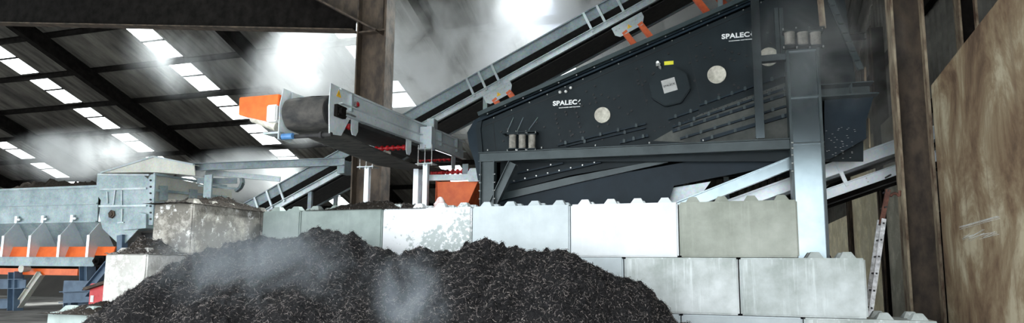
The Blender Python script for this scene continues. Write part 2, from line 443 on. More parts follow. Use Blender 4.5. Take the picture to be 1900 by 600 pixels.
def hcolumn(name, x0, x1, y, dy, z1, mweb, mfl, t=.03, dx=0.):
    """H column, web facing the yard"""
    mb = MB(); yc = y+dy/2
    mb.box(x0+t, x1-t, yc-.01, yc+.01, 0, z1)
    mb.cur = 1; mb.box(x0, x0+t, y, y+dy, 0, z1); mb.box(x1-t, x1, y, y+dy, 0, z1)
    mb.cur = 0
    for z in (1.0, z1*.5, z1*.75): mb.box(x0+t, x1-t, y+.02, y+dy-.02, z, z+.02)
    return mb.build(name, [mweb, mfl])
# brown column beside the stained push wall
q0, q1 = at(1668, 200, 1.85), at(1722, 200, 1.85)
t = thing('steel_column', 'brown rusty H-section column standing at the end of the stained concrete wall', 'column', ((q0.x+q1.x)/2, 1.95, 0))
mb = MB(); mb.box(q0.x, q1.x, 1.98, 2.02, 0, 9.6); mb.build('web', M['rust_tan'], t)
for x in (q0.x-.03, q1.x):
    mb = MB(); mb.box(x, x+.035, 1.82, 2.18, 0, 9.6); mb.build('flange', M['tan_edge'], t)
q0, q1 = at(1785, 40, 2.1), at(1812, 40, 2.1)
t = thing('steel_column', 'narrower dark post with a pale edge rising behind the top of the stained wall', 'column', ((q0.x+q1.x)/2, 2.2, 0))
mb = MB(); mb.box(q0.x, q1.x, 2.2, 2.23, 0, 9.6); mb.build('web', M['rust_dark'], t)
for x in (q0.x-.03, q1.x):
    mb = MB(); mb.box(x, x+.03, 2.1, 2.35, 0, 9.6); mb.build('flange', M['tan_edge'], t)
for (px, Y, mm, lab) in ((1642, 5.25, 'rust_dark', 'dark slim post between the grey and tan wall panels behind the ladder'), (1596, 9.05, 'rust', 'brown slim post far along the tan wall panels, beneath the bright conveyor')):
    x = WX+.02
    t = thing('wall_post', lab, 'post', (x, Y, 0)); mb = MB(); mb.box(x-.02, x+.25, Y, Y+.02, 0, 6.5); mb.build('web', M[mm], t)
    for yy in (Y-.12, Y+.12):
        mb = MB(); mb.box(x-.03, x+.0, yy-.02, yy+.02, 0, 6.5); mb.build('flange', M['rust'], t)

# central brown column + haunch + dark beam
CYc = 3.0
xa, xb = at(657, 200, CYc).x, at(712, 200, CYc).x
t = thing('steel_column', 'dark brown H-section roof column behind the short conveyor, standing between the rooflights', 'column', ((xa+xb)/2, CYc+.2, 0))
zc = at(700, 0, CYc).z+4
mb = MB(); mb.box(xa+.03, xb-.03, CYc+.17, CYc+.2, 0, zc); mb.build('web', M['rust_tan'], t)
for x in (xa, xb-.03):
    mb = MB(); mb.box(x, x+.035, CYc-.02, CYc+.38, 0, zc); mb.build('flange', M['rust_tan'] if x == xa else M['rust'], t)
mb = MB()
for py in (57,):
    z = at(690, py, CYc).z; mb.box(xa+.03, xb-.03, CYc, CYc+.36, z-.02, z+.02)
mb.build('stiffener_plate', M['rust'], t)
# haunch: web plate with bottom flange rising to the left
h0, h1 = at(704, 60, CYc), at(590, 0, CYc)
d = (h1-h0); h2 = h0+d*4
t = thing('haunched_rafter', 'brown haunched rafter slanting up from the head of the dark column', 'rafter', (h0.x, CYc+.2, h0.z))
mb = MB(); mb.prism([(h0.x, h0.z), (h2.x, h2.z), (h2.x, h2.z+1.4), (h0.x, h0.z+1.9)], CYc+.14, CYc+.17); mb.build('web', M['rust_tan'], t)
mb = MB(); mb.bar(h0, h2, .36, .035); o = mb.build('flange', M['rust'], t)
# dark beam in the same bay
g0, g1 = at(660, 58, CYc+.5), at(-60, 43, CYc+.5)
t = thing('roof_beam', 'deep dark steel beam running level from the dark column across the rooflights', 'beam', (g0.x, CYc+.5, g0.z))
mb = MB(); mb.prism([(g0.x, g0.z), (g1.x, g1.z), (g1.x, g1.z+1.25), (g0.x, g0.z+1.25)], CYc+.48, CYc+.52); mb.build('web', M['rust_dark'], t)
mb = MB(); mb.bar(g0, g1, .30, .03); mb.build('flange', M['rust'], t)

# ================================================================== CONCRETE BLOCKS
def nubs(mb, xs, ys, z, b_=.105, tp=.05, h=.085):
    for x in xs:
        for y in ys:
            vs = [(x+i*b_, y+j*b_, z-.003) for i, j in ((-1, -1), (1, -1), (1, 1), (-1, 1))]+[(x+i*tp, y+j*tp, z+h) for i, j in ((-1, -1), (1, -1), (1, 1), (-1, 1))]
            mb.add(vs, [(3, 2, 1, 0), (4, 5, 6, 7), (0, 1, 5, 4), (1, 2, 6, 5), (2, 3, 7, 6), (3, 0, 4, 7)])
def block(x0, x1, y0, y1, z0, mat, lab, nx=None, ny=None, grp='stacked concrete blocks'):
    g = .008; mb = MB(); mb.box(x0+g, x1-g, y0+g, y1-g, z0+.004, z0+.796)
    me_b = mb
    def half(a, b_):
        n = max(1, round((b_-a)/.4)); return [a+(b_-a)*(i+.5)/n for i in range(n)]
    o = mb.build('concrete_block', mat, bevel=.022)
    if nx is None or nx:
        nb = MB(); nubs(nb, nx or half(x0, x1), ny or half(y0, y1), z0+.796)
        import bmesh
        nm = bpy.data.meshes.new('n'); off = V(o['_w']); nm.from_pydata([tuple(p-off) for p in nb.v], [], nb.f)
        bm = bmesh.new(); bm.from_mesh(o.data); bm.from_mesh(nm); bm.to_mesh(o.data); bm.free(); bpy.data.meshes.remove(nm)
    tag(o, lab, 'concrete block', grp); return o
Z1, Z2, Z3 = 1.6, .8, 0.
block(-1.6, 0, 0, .8, Z1, M['c_green'], 'grey-green concrete block of the top course next to the slate post')
block(-3.2, -1.6, 0, .8, Z1, M['c_white'], 'bright white concrete block beside the grey-green one in the top course')
block(-4.8, -3.2, 0, .8, Z1, M['c_smooth'], 'smooth pale concrete block between the patchy and the bright white one')
block(-6.4, -4.8, 0, .8, Z1, M['c_patch'], 'white concrete block with flaking grey patches in the top course')
block(-8.0, -6.4, 0, .8, Z1, M['c_sage'], 'sage grey concrete block behind the hump of the dark compost pile')
block(-8.8, -8.0, 0, .8, Z1, M['c_sage'], 'short sage grey half block in the inner corner of the bay')
block(-.8, .8, 0, .8, Z2, M['c_grey2'], 'cloudy grey concrete block of the middle course beside the ladder', nx=[.2, .6], ny=[.2, .6])
block(-2.4, -.8, 0, .8, Z2, M['c_grey'], 'streaked pale grey concrete block under the joint of grey-green and bright white ones', nx=[])
block(-4.0, -2.4, 0, .8, Z2, M['c_smooth'], 'pale middle course block half buried by the compost, under the bright white one', nx=[])
for i, x in enumerate((-5.6, -7.2, -8.8)):
    block(x, x+1.6, 0, .8, Z2, M['c_sage'], 'grey concrete block of the middle course buried behind the compost pile', nx=[], grp='buried middle course blocks')
block(0, 1.6, 0, .8, Z3, M['c_grey'], 'pale bottom course concrete block carrying the foot of the ladder', nx=[1.0, 1.4], ny=[.2, .6])
block(-1.6, 0, 0, .8, Z3, M['c_smooth'], 'pale bottom course block between the compost foot and the ladder block', nx=[])
block(-3.2, -1.6, 0, .8, Z3, M['c_smooth'], 'bottom course concrete block mostly hidden by the compost foot', nx=[])
for i, x in enumerate((-4.8, -6.4, -8.0)):
    block(x, x+1.6, 0, .8, Z3, M['c_sage'], 'grey concrete block of the bottom course buried behind the compost pile', nx=[], grp='buried bottom course blocks')
# side wall coming towards the yard, stepped
block(-9.6, -8.8, -1.6, 0, Z1, M['c_dirty'], 'grimy stained block topmost at the front of the stepped side wall')
block(-9.6, -8.8, 0, .8, Z1, M['c_dirty2'], 'soot-darkened half block at the back of the stepped side wall')
block(-9.6, -8.8, -2.4, -.8, Z2, M['c_crust'], 'salt-crusted block of the middle step beside the red box', nx=[-9.4, -9.0], ny=[-2.2, -1.8])
block(-9.6, -8.8, -.8, .8, Z2, M['c_dirty2'], 'dirty block hidden low in the side wall behind the compost', nx=[])
block(-9.6, -8.8, -3.2, -1.6, Z3, M['c_sage'], 'pale green-grey block at the lowest front step of the side wall', nx=[-9.4, -9.0], ny=[-3.0, -2.6])
block(-9.6, -8.8, -1.6, 0, Z3, M['c_dirty2'], 'dirty bottom block of the side wall under the salt-crusted one', nx=[])

# ================================================================== COMPOST
sil = [(221, 566, -3.05), (248, 552, -2.9), (278, 535, -2.7), (305, 522, -2.55), (320, 498, -2.3), (344, 480, -2.0), (380, 465, -1.6),
       (425, 451, -1.3), (470, 445, -1.15), (520, 441, -1.0), (560, 440, -.9), (575, 429, -.9), (585, 423, -.9), (601, 426, -.9), (630, 430, -.9), (660, 437, -.9), (672, 449, -.85), (680, 456, -.85),
       (707, 460, -.85), (726, 467, -.8), (735, 472, -.8), (756, 469, -.85), (770, 459, -.9), (784, 459, -.9), (796, 467, -.85), (805, 471, -.8), (817, 465, -.85), (852, 467, -.85), (863, 459, -.9),
       (882, 447, -1.0), (900, 446, -1.0), (918, 450, -1.0), (940, 462, -.95), (962, 458, -1.0), (988, 463, -1.0), (1010, 468, -1.0), (1036, 461, -1.0), (1061, 468, -1.0), (1094, 485, -1.0),
       (1127, 505, -1.0), (1160, 513, -1.0), (1182, 519, -1.0), (1190, 534, -1.05), (1204, 556, -1.1), (1237, 580, -1.2), (1267, 593, -1.3), (1300, 625, -1.4), (1345, 668, -1.5)]
ridge = [at(x, y, Y) for x, y, Y in sil]
def fb(p, s, o=5): return noise.fractal(V(p)*s, 1.0, 2.1, o)
import numpy as np
def dense_ridge(step=.03):
    out = []
    for a, b_ in zip(ridge, ridge[1:]):
        n = max(1, int((b_-a).length/step)); out += [tuple(a.lerp(b_, k/n)) for k in range(n)]
    return np.array(out+[tuple(ridge[-1])])
RD = dense_ridge()
GX = np.arange(-11.4, 2.2, .0235); GY = np.arange(-7.4, .02, .026)
ZZ = np.full((len(GX), len(GY)), -9.0)
gx, gy = np.meshgrid(GX, GY, indexing='ij')
for rx, ry, rz in RD:
    d_ = np.hypot((gx-rx)*2.1, (gy-ry)); d_ = np.sqrt(d_*d_+.012)-.11
    np.maximum(ZZ, rz-.60*d_, out=ZZ)
ZZ -= .02
ZZ -= np.where(gy < -2.6, np.clip((-8.85-gx)*1.6, 0, 3), 0)
grid = []; mb = MB()
for i in range(len(GX)):
    row = []
    for j in range(len(GY)):
        z = ZZ[i, j]; x, y = GX[i], GY[j]
        if z < -.35: row.append(V((x, y, -.12))); continue
        dr = 1.0
        big = fb((x, y, 3.1), 1.3, 3)*.26
        sm_ = fb((x, y, z), 5.5, 5)*.045+fb((x, y, z+9), 17, 3)*.020
        clod = max(0, noise.noise(V((x, y, z))*8)-.22)*.14
        near = min(1, max(.0, (1.82-z)*.9))
        row.append(V((x+sm_*.3, y-sm_*.5, max(-.12, z+big*near*.6+sm_+clod))))
    grid.append(row)
used = {}
def vid(i, j):
    k = (i, j)
    if k not in used: used[k] = len(mb.v); mb.v.append(grid[i][j])
    return used[k]
for i in range(len(GX)-1):
    for j in range(len(GY)-1):
        if max(grid[i][j].z, grid[i+1][j].z, grid[i][j+1].z, grid[i+1][j+1].z) < -.06: continue
        mb.f.append([vid(i, j), vid(i+1, j), vid(i+1, j+1), vid(i, j+1)]); mb.mi.append(0); mb.sm.append(True)
# fibres lying on the surface
def add_fibres(mb, count, sampler, lmin=.02, lmax=.085, wid=.0035, up=.01):
    for _ in range(count):
        p, nrm = sampler()
        t_ = V((random.gauss(0, 1), random.gauss(0, 1), random.gauss(0, 1))); t_ = (t_-nrm*t_.dot(nrm)*.75).normalized()
        L = random.uniform(lmin, lmax)*(.7+.8*random.random()**3); w = wid*random.uniform(.6, 1.5)
        s_ = t_.cross(nrm).normalized()*w; q = p+nrm*random.uniform(0, up); bend = nrm*random.uniform(-.01, .02)+s_*random.uniform(-2, 2)
        a, c = q-t_*L/2, q+t_*L/2; b_ = q+bend; k = random.random()
        mb.cur = 1 if k < .42 else (2 if k < .436 else 3)
        h = nrm*w*1.0
        mb.add([a-s_, a+s_, b_+s_, b_-s_, c+s_, c-s_, a+h, b_+h*1.6, c+h], [(0, 1, 2, 3), (3, 2, 4, 5), (1, 6, 7, 2), (2, 7, 8, 4), (6, 0, 3, 7), (7, 3, 5, 8)])
    mb.cur = 0
def samp():
    while True:
        i = random.randrange(1, len(GX)-1); j = random.randrange(1, len(GY)-1)
        p = grid[i][j]
        if p.z < .02 or random.random() > .25+.75*min(1, max(0, (p.y+6.5)/3)): continue
        a = grid[i+1][j]-grid[i-1][j]; b_ = grid[i][j+1]-grid[i][j-1]
        n_ = a.cross(b_)
        if n_.length < 1e-9: continue
        n_.normalize()
        return p+V((random.uniform(-.01, .01), random.uniform(-.01, .01), 0)), n_
add_fibres(mb, 52000, samp, .018, .065, .0022)
o = mb.build('compost_pile', [M['compost'], M['fibre'], M['fibre_pale'], M['fibre_dark']], loc=(-5, -2, 0))
tag(o, 'large steaming pile of dark shredded compost in front of the block wall', 'compost pile', kind='stuff')

def heap(name, lab, cx, cy, rx, ry, z, h, mat, nf=600, n=46, seed=0):
    mb = MB(); g = []
    for i in range(n+1):
        row = []
        for j in range(n+1):
            a, b_ = 2*i/n-1, 2*j/n-1; r = min(1, math.hypot(a, b_))
            x, y = cx+a*rx, cy+b_*ry
            hh = h*(math.cos(r*math.pi/2)**1.1)*(1+.5*fb((x+seed, y, 0), 4, 3))+fb((x, y+seed, 2), 14, 4)*.03*(1-r)
            row.append(V((x, y, z+max(0, hh)-.004)))
        g.append(row)
    for row in g: mb.v += row
    for i in range(n):
        for j in range(n):
            k = i*(n+1)+j; mb.f.append([k, k+n+1, k+n+2, k+1]); mb.mi.append(0); mb.sm.append(True)
    def s():
        i, j = random.randrange(1, n), random.randrange(1, n); return g[i][j], V((0, 0, 1))
    if nf: add_fibres(mb, nf, s, .02, .06, .003)
    o = mb.build(name, [mat, M['fibre'], M['fibre_pale'], M['fibre_dark']]); return tag(o, lab, 'compost heap', kind='stuff')
heap('compost_heap', 'small brown compost heap lying on the salt-crusted block', -9.18, -2.02, .42, .42, Z2+.79, .22, M['compost_brown'], 900)
heap('compost_heap', 'thin compost spill along the wall top below the white conveyor legs', -6.75, .35, 1.15, .4, Z1+.79, .16, M['compost_brown'], 900, seed=3)
heap('compost_heap', 'crumbled compost spilled along the top of the grimy stained blocks', -9.2, -.55, .42, 1.25, Z1+.79, .17, M['compost_brown'], 700, seed=5)
heap('compost_heap', 'compost crumbs spread over the lowest front step of the side wall', -9.1, -2.7, .55, .6, Z3+.79, .12, M['compost_brown'], 500, seed=8)

# ================================================================== CONVEYORS
def basis(p0, p1, up=(0, 0, 1)):
    d = (V(p1)-V(p0)); L = d.length; d.normalize(); s_ = V(up).cross(d).normalized(); u = d.cross(s_)
    mm = Matrix.Identity(4)
    for i in range(3): mm[i][0] = d[i]; mm[i][1] = s_[i]; mm[i][2] = u[i]; mm[i][3] = V(p0)[i]
    return mm, L
def frame_side(t, mm, L, y, H, mat, straps, sgn=-1, slot=True, mat2=None, rail=.26, pan=.42, f=.05):
    """one side frame of a belt conveyor. local x along belt, z up from lower edge, y lateral; sgn = outward"""
    mb = MB(); mb.M = mm; th = .008
    zt = H; zp = H*(1-pan)
    o1 = y; o2 = y+sgn*f
    ya, yb = min(o1, o2), max(o1, o2)
    mb.box(0, L, y-th/2, y+th/2, zp, zt)                       # upper plate
    mb.box(0, L, ya, yb, zt-.012, zt)                          # top flange
    mb.box(0, L, ya, ya+.02 if sgn < 0 else yb, zt-.03, zt-.012) if sgn < 0 else None
    a = mb.build('side_plate', mat, t)
    mb = MB(); mb.M = mm                                        # lower channel
    zr = H*rail
    off = sgn*(f-.05); mb.box(0, L, y-th/2+off, y+th/2+off, 0, zr); ya2, yb2 = min(y, y+sgn*(f+.03)), max(y, y+sgn*(f+.03)); mb.box(0, L, ya2, yb2, 0, .012); mb.box(0, L, ya2, yb2, zr-.012, zr)
    mb.build('channel_rail', mat2 or mat, t)
    for x in straps:
        mb = MB(); mb.M = mm; mb.box(x-.03, x+.03, ya-.004 if sgn < 0 else y, y if sgn < 0 else yb+.004, zr*.6, zt-.01)
        mb.box(x-.035, x-.02, ya, yb, zr*.9, zt-.012)
        mb.build('strap', M['galv_bright'] if mat is M['galv_bright'] else M['galv'], t)
    bm_ = MB(); bm_.M = mm
    x = .3
    while x < L:
        for zz in (.3, .7): bm_.mark(); bm_.cyl((x, y+sgn*.012, zr*zz), (x, y+sgn*.03, zr*zz), .012, 6)
        x += .9
    bm_.each('bolt', M['bolt'], t)

# --- B: long conveyor rising behind the machine
BY = 6.5
b0, b1 = at(440, 385, BY), at(1135, -5, BY)
dB = (b1-b0).normalized(); b_start = b0-dB*2.0; b_end = b1+dB*3.2
HB = .70
upB = V((0, -1, 0)).cross(dB); upB = V((-dB.z, 0, dB.x))
p0 = b_start-upB*HB; p1 = b_end-upB*HB
mm, L = basis(p0, p1)
# basis lateral = up x d = +Y for d along +X
t = thing('inclined_conveyor', 'long galvanised belt conveyor rising behind the screening machine, dull grey sides', 'conveyor', (p0.x, BY, 0))
def along(px, py): return (at(px, py, BY)-b_start).dot(dB)
stB = [along(px, py) for px, py in ((473, 365), (495, 352), (517, 340), (908, 110), (884, 124), (862, 136), (1083, 25), (1108, 12), (1142, -8))]
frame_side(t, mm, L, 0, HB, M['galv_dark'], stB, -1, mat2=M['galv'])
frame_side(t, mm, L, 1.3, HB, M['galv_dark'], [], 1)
mb = MB(); mb.M = mm
for y0, y1, z0, z1 in ((.02, .4, .42, .30), (.4, .9, .30, .30), (.9, 1.28, .30, .42)):
    mb.add([(0, y0, z0), (L, y0, z0), (L, y1, z1), (0, y1, z1), (0, y0, z0-.02), (L, y0, z0-.02), (L, y1, z1-.02), (0, y1, z1-.02)],
           [(0, 1, 2, 3), (7, 6, 5, 4), (0, 4, 5, 1), (3, 2, 6, 7)])
mb.box(0, L, .15, 1.15, -.02, -.005)
mb.build('belt', M['black'], t)
for k in range(int(L/1.6)):
    mb = MB(); mb.M = mm; x = .8+1.6*k; mb.cyl((x, .1, .10), (x, 1.2, .10), .05, 10); mb.build('roller', M['black'], t)
mb = MB()
for xx in (along(560, 310), L-.6, along(880, 130)):
    q = mm @ V((xx, 0, 0)); 
    for yy in (0, 1.3): mb.mark(); mb.box(q.x-.06, q.x+.06, BY+yy-.04, BY+yy+.04, 0, q.z)
mb.each('leg', M['galv_dark'], t)

def orange_bracket(px, py, lab):
    """galvanised plate with a warning triangle, orange arms below"""
    c = at(px, py, BY-.06); cc = c
    t2 = thing('orange_support_bracket', lab, 'bracket', (cc.x, BY-.1, cc.z), 'orange brackets under the long conveyor')
    mm2, _ = basis(cc, cc+dB)
    mb = MB(); mb.M = mm2
    mb.prism([(-.42, .12), (.42, .12), (.42, -.02), (.30, -.2), (-.32, -.2), (-.42, -.1)], -.012, 0)
    mb.build('plate', M['galv'], t2, bevel=.003)
    mb = MB(); mb.M = mm2
    mb.prism([(-.075, -.11), (.055, -.11), (-.01, 0)], -.018, -.0125); w = mb.build('warning_triangle', M['amber'], t2)
    mb = MB(); mb.M = mm2; mb.box(-.014, -.006, -.0215, -.0185, -.075, -.035); mb.box(-.014, -.006, -.0215, -.0185, -.092, -.084); mb.build('symbol', M['ink'], w)
    mb = MB(); mb.M = mm2
    for x in (-.34, -.25, .2, .34): mb.mark(); mb.cyl((x, -.012, .02), (x, -.03, .02), .018, 6)
    mb.each('bolt', M['bolt'], t2)
    for k, xo in enumerate((-.16, .27)):
        mb = MB(); a = mm2 @ V((xo-.02, .06, -.10)); e = a+V((.62, .25, -.85))
        mb.sec(a, e, [(-.07, -.09), (.07, -.09), (.07, -.075), (-.055, -.075), (-.055, .075), (.07, .075), (.07, .09), (-.07, .09)], (0, 1, 0))
        mb.build('arm', M['orange_dull'], t2)
orange_bracket(924, 171, 'orange bracket with warning triangle under the long conveyor, lower of the two')
orange_bracket(1166, 45, 'orange bracket with warning triangle under the long conveyor, nearer its upper end')

orange_bracket(1288, -32, 'orange bracket hanging in the haze from the top end of the long conveyor')
# --- C: bright conveyor passing behind the slate post at right
CYY = 3.3
c0, c1 = at(1534, 305, CYY), at(1673, 255, CYY)
dC = (c1-c0).normalized(); upC = V((-dC.z, 0, dC.x)); HC = .60
cs = c0-dC*3.4; ce = c0+dC*3.6
mm, L = basis(cs-upC*HC, ce-upC*HC)
t = thing('inclined_conveyor', 'bright galvanised conveyor rising to the brown column behind the slate post', 'conveyor', (cs.x, CYY, 0))
def alongC(px, py): return (at(px, py, CYY)-cs).dot(dC)
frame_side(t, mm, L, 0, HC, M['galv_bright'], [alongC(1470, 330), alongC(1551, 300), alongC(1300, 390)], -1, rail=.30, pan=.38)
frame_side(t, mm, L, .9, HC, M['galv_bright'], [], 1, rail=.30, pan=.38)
mb = MB(); mb.M = mm
mb.box(0, L, .02, .88, .30, .32); mb.box(0, L, .05, .85, -.10, -.08); mb.box(0, L, .05, .85, .02, .04); mb.build('belt', M['black'], t)
mb = MB(); mb.M = mm
mb.add([(0, .0, 0), (L, 0, 0), (L, .12, -.13), (0, .12, -.13), (0, .9, 0), (L, .9, 0), (L, .8, -.13), (0, .8, -.13)], [(0, 1, 2, 3), (3, 2, 6, 7), (7, 6, 5, 4)])
mb.build('under_guard', M['rust_dark'], t)
mb = MB()
for xx in (.6, L-.3):
    q = mm @ V((xx, 0, 0))
    for yy in (0.1, .8): mb.mark(); mb.box(q.x-.05, q.x+.05, CYY+yy-.04, CYY+yy+.04, 0, q.z-.1)
mb.each('leg', M['galv'], t)

# --- A: short discharge conveyor pointing over the pile
AX = -6.87; AYh = -1.0
hz = at(608, 157, AYh)
AW = .86
zt0, zt1 = hz.z, 4.40
p0 = V((AX, AYh+.25, zt0-.43)); p1 = V((AX, 4.6, zt1-.43))
mm, L = basis(p0, p1)     # d along +Y, lateral = up x d = -X
t = thing('discharge_conveyor', 'short galvanised belt conveyor with black head drum, reaching out over the compost pile', 'conveyor', (AX-AW/2, 2, 0))
HA = .43
for (y, sgn) in ((0, -1), (AW, 1)):
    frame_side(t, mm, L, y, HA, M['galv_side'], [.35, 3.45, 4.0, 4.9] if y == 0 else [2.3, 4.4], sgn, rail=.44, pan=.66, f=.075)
mb = MB(); mb.M = mm; mb.box(.5, L, .01, AW-.01, -.06, .0); mb.build('shade_sheet', M['black'], t)  # black sheet added for the shade under the conveyor
# head plates
for k, x in enumerate((AX+.03, AX-AW-.03)):
    mb = MB(); zt = zt0+.02
    if k == 0: pl = [(AYh, zt), (AYh+.62, zt-.01), (AYh+.62, zt-.42), (AYh+.36, zt-.78), (AYh+.02, zt-.82), (AYh-.02, zt-.35)]
    else: pl = [(AYh+.05, zt), (AYh+.62, zt-.01), (AYh+.62, zt-.5), (AYh+.3, zt-.86), (AYh-.02, zt-.86), (AYh-.02, zt-.30)]
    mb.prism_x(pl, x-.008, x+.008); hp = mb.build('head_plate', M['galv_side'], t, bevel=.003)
    if k == 0:
        mb = MB(); mb.prism_x([(AYh+.16, zt-.17), (AYh+.30, zt-.17), (AYh+.23, zt-.05)], x+.0085, x+.012); w = mb.build('warning_triangle', M['amber'], hp)
        mb = MB(); mb.box(x+.012, x+.015, AYh+.226, AYh+.234, zt-.14, zt-.095); mb.build('symbol', M['ink'], w)
DC = V((AX-AW/2, AYh+.20, zt0-.40)); DR = .245
mb = MB(); mb.cyl(DC+V((AW/2-.04, 0, 0)), DC-V((AW/2-.04, 0, 0)), DR, 32); mb.build('head_drum', M['black'], t)
# belt: loop round drum, running back
mb = MB(); prof = []
rb = DR+.02
far_y = 4.5
for i in range(17):
    a = math.pi/2+math.pi*i/16; prof.append((DC.y+rb*math.cos(a), DC.z+rb*math.sin(a)))
prof = [(far_y, DC.z+rb+.18)]+prof+[(DC.y+1.2, DC.z-.34), (2.0, DC.z-.42), (far_y, DC.z-.25)]
xw = AW/2-.05; nx = 14
for k, (y, z) in enumerate(prof):
    for i in range(nx+1):
        x = DC.x-xw+2*xw*i/nx; wob = fb((x*2, y*2, z*2), 3, 3)*.012
        mb.v.append(V((x, y-wob, z+wob)))
for k in range(len(prof)-1):
    for i in range(nx):
        a = k*(nx+1)+i; mb.f.append([a, a+1, a+nx+2, a+nx+1]); mb.mi.append(0); mb.sm.append(True)
o = mb.build('belt', M['belt'], t); md = o.modifiers.new('thickness', 'SOLIDIFY'); md.thickness = .015
# compost crumbs lying on the belt
mb = MB(); n = 30; g = []
for i in range(n+1):
    for j in range(n+1):
        a, b_ = 2*i/n-1, j/n; x = DC.x+a*xw*.95; y = DC.y-.05+b_*1.6
        z = DC.z+rb+.0+b_*.06+max(0, (1-a*a))*.07*min(1, b_*4+.1)*(1+fb((x, y, 0), 7, 4))
        mb.v.append(V((x, y, z)))
for i in range(n):
    for j in range(n):
        k = i*(n+1)+j; mb.f.append([k, k+n+1, k+n+2, k+1]); mb.mi.append(0); mb.sm.append(True)
o = mb.build('belt_compost', M['compost_brown']); tag(o, 'thin layer of brown compost riding on the short conveyor over its head drum', 'compost', kind='stuff')
# bearing and tensioner
x = AX+.05
mb = MB(); mb.box(x, x+.06, DC.y-.10, DC.y+.16, DC.z-.09, DC.z+.1); mb.cyl((x, DC.y, DC.z), (x+.11, DC.y, DC.z), .06, 14)
for yy in (-.07, .13):
    for zz in (-.06, .07): mb.cyl((x+.05, DC.y+yy, DC.z+zz), (x+.085, DC.y+yy, DC.z+zz), .014, 6)
mb.build('bearing', M['rust_dark'], t)
mb = MB(); mb.mark(); mb.cyl((x+.03, DC.y+.16, DC.z+.02), (x+.03, DC.y+.5, DC.z+.03), .012, 8); mb.mark(); mb.cyl((x+.0, AYh+.72, zt0-.16), (x+.05, AYh+.72, zt0-.16), .055, 14); mb.each('tension_rod', M['bolt'], t)
mb = MB(); mb.cyl((x+.05, AYh+.72, zt0-.16), (x+.06, AYh+.72, zt0-.16), .035, 10); mb.build('emergency_stop', M['red'], t)
# lower crossbar with blue cap
q = V((AX-AW-.06, AYh+.05, zt0-.80))
mb = MB(); mb.cyl(q, q+V((AW+.12, 0, 0)), .035, 12); mb.cyl(q+V((AW*.9, 0, 0)), q+V((AW*.95, 0, 0)), .06, 12); mb.build('scraper_bar', M['black'], t)
mb = MB(); mb.cyl(q+V((.10, -.05, 0)), q+V((.30, -.05, 0)), .05, 12); label(mb.build('scraper_tensioner', noisy('blue_plastic', (.05, .16, .36), (.09, .24, .48), 5, .4), t), 'blue plastic tensioner')
# red return rollers with discs
def roller(parent, c, half, r=.055, nd=7, mat='red', axis=V((1, 0, 0))):
    mb = MB(); mb.cyl(c-axis*half, c+axis*half, r*.55, 10)
    for k in range(nd):
        x = -half*.92+2*half*.92*k/(nd-1); mb.lathe(c+axis*(x-.03), axis, [(0, r*.7), (.012, r), (.048, r), (.06, r*.7)], 14)
    return mb.build('disc_roller', M[mat], parent)
for (y, dz) in ((AYh+.75, -.50), (1.75, -.56), (4.0, -.5)):
    roller(t, V((AX-AW/2, y, zt0+dz-.02+(y*.03))), AW/2-.04)
    mb = MB()
    for x in (AX+.02,): mb.prism_x([(y-.1, zt0-.32), (y+.12, zt0-.32), (y+.12, zt0-.60), (y+.06, zt0-.68), (y-.06, zt0-.68), (y-.1, zt0-.6)], x, x+.012)
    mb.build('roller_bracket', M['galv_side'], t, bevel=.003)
mb = MB()
for k in range(8):
    mb.mark(); y = .9+k*.48; mb.cyl((AX-AW+.05, y, zt0-.18+y*.03), (AX-.05, y, zt0-.18+y*.03), .04, 10)
mb.each('carrying_roller', M['black'], t)
# supports: foot plates on threaded rods over square white legs
def a_leg(px, top_py, Y, xx):
    zt = at(px, top_py, Y).z
    mb = MB(); mb.box(xx-.05, xx+.05, Y-.05, Y+.05, 0, zt); l = mb.build('leg', M['galv_bright'], t)
    mb = MB(); mb.mark(); mb.box(xx-.19, xx+.19, Y-.12, Y+.12, zt, zt+.02); mb.mark(); mb.box(xx-.15, xx+.15, Y-.10, Y+.10, zt+.30, zt+.32); mb.each('base_plate', M['galv'], l)
    mb = MB()
    for i in (-.15, 0, .15):
        mb.mark(); mb.cyl((xx+i, Y-.07, zt-.03), (xx+i, Y-.07, zt+.40), .011, 8); mb.cyl((xx+i, Y-.07, zt+.32), (xx+i, Y-.07, zt+.345), .022, 6); mb.cyl((xx+i, Y-.07, zt+.02), (xx+i, Y-.07, zt+.045), .022, 6)
    mb.each('threaded_rod', M['bolt'], l)
    return zt
YL = 2.3
def Xof(px, Y): return at(px, 300, Y).x
zl = a_leg(791, 306, YL, Xof(791, YL))
a_leg(683, 312, YL, Xof(683, YL))
xx = Xof(791, YL); mb = MB(); mb.box(xx-.13, xx+.13, YL-.06, YL+.10, zl+.32, zl+.78)
mb.build('support_bracket', M['galv_bright'], t, bevel=.004)
mb = MB(); mb.box(xx-.06, xx+.10, YL+.1, YL+.3, zl+.78, zl+.98); mb.build('lug', M['galv'], t, bevel=.01)
xx2 = Xof(683, YL); mb = MB(); mb.box(xx2-.08, xx2+.08, YL-.05, YL+.10, zl+.32, zl+.5); mb.build('support_bracket', M['galv'], t, bevel=.004)
# second pale post just behind
xx3 = Xof(776, 3.2); mb = MB(); mb.ibeam((xx3, 3.2, 0), (xx3, 3.2, at(776, 312, 3.2).z), .12, .2, .012, (0, 1, 0)); mb.build('leg', M['galv_bright'], t)
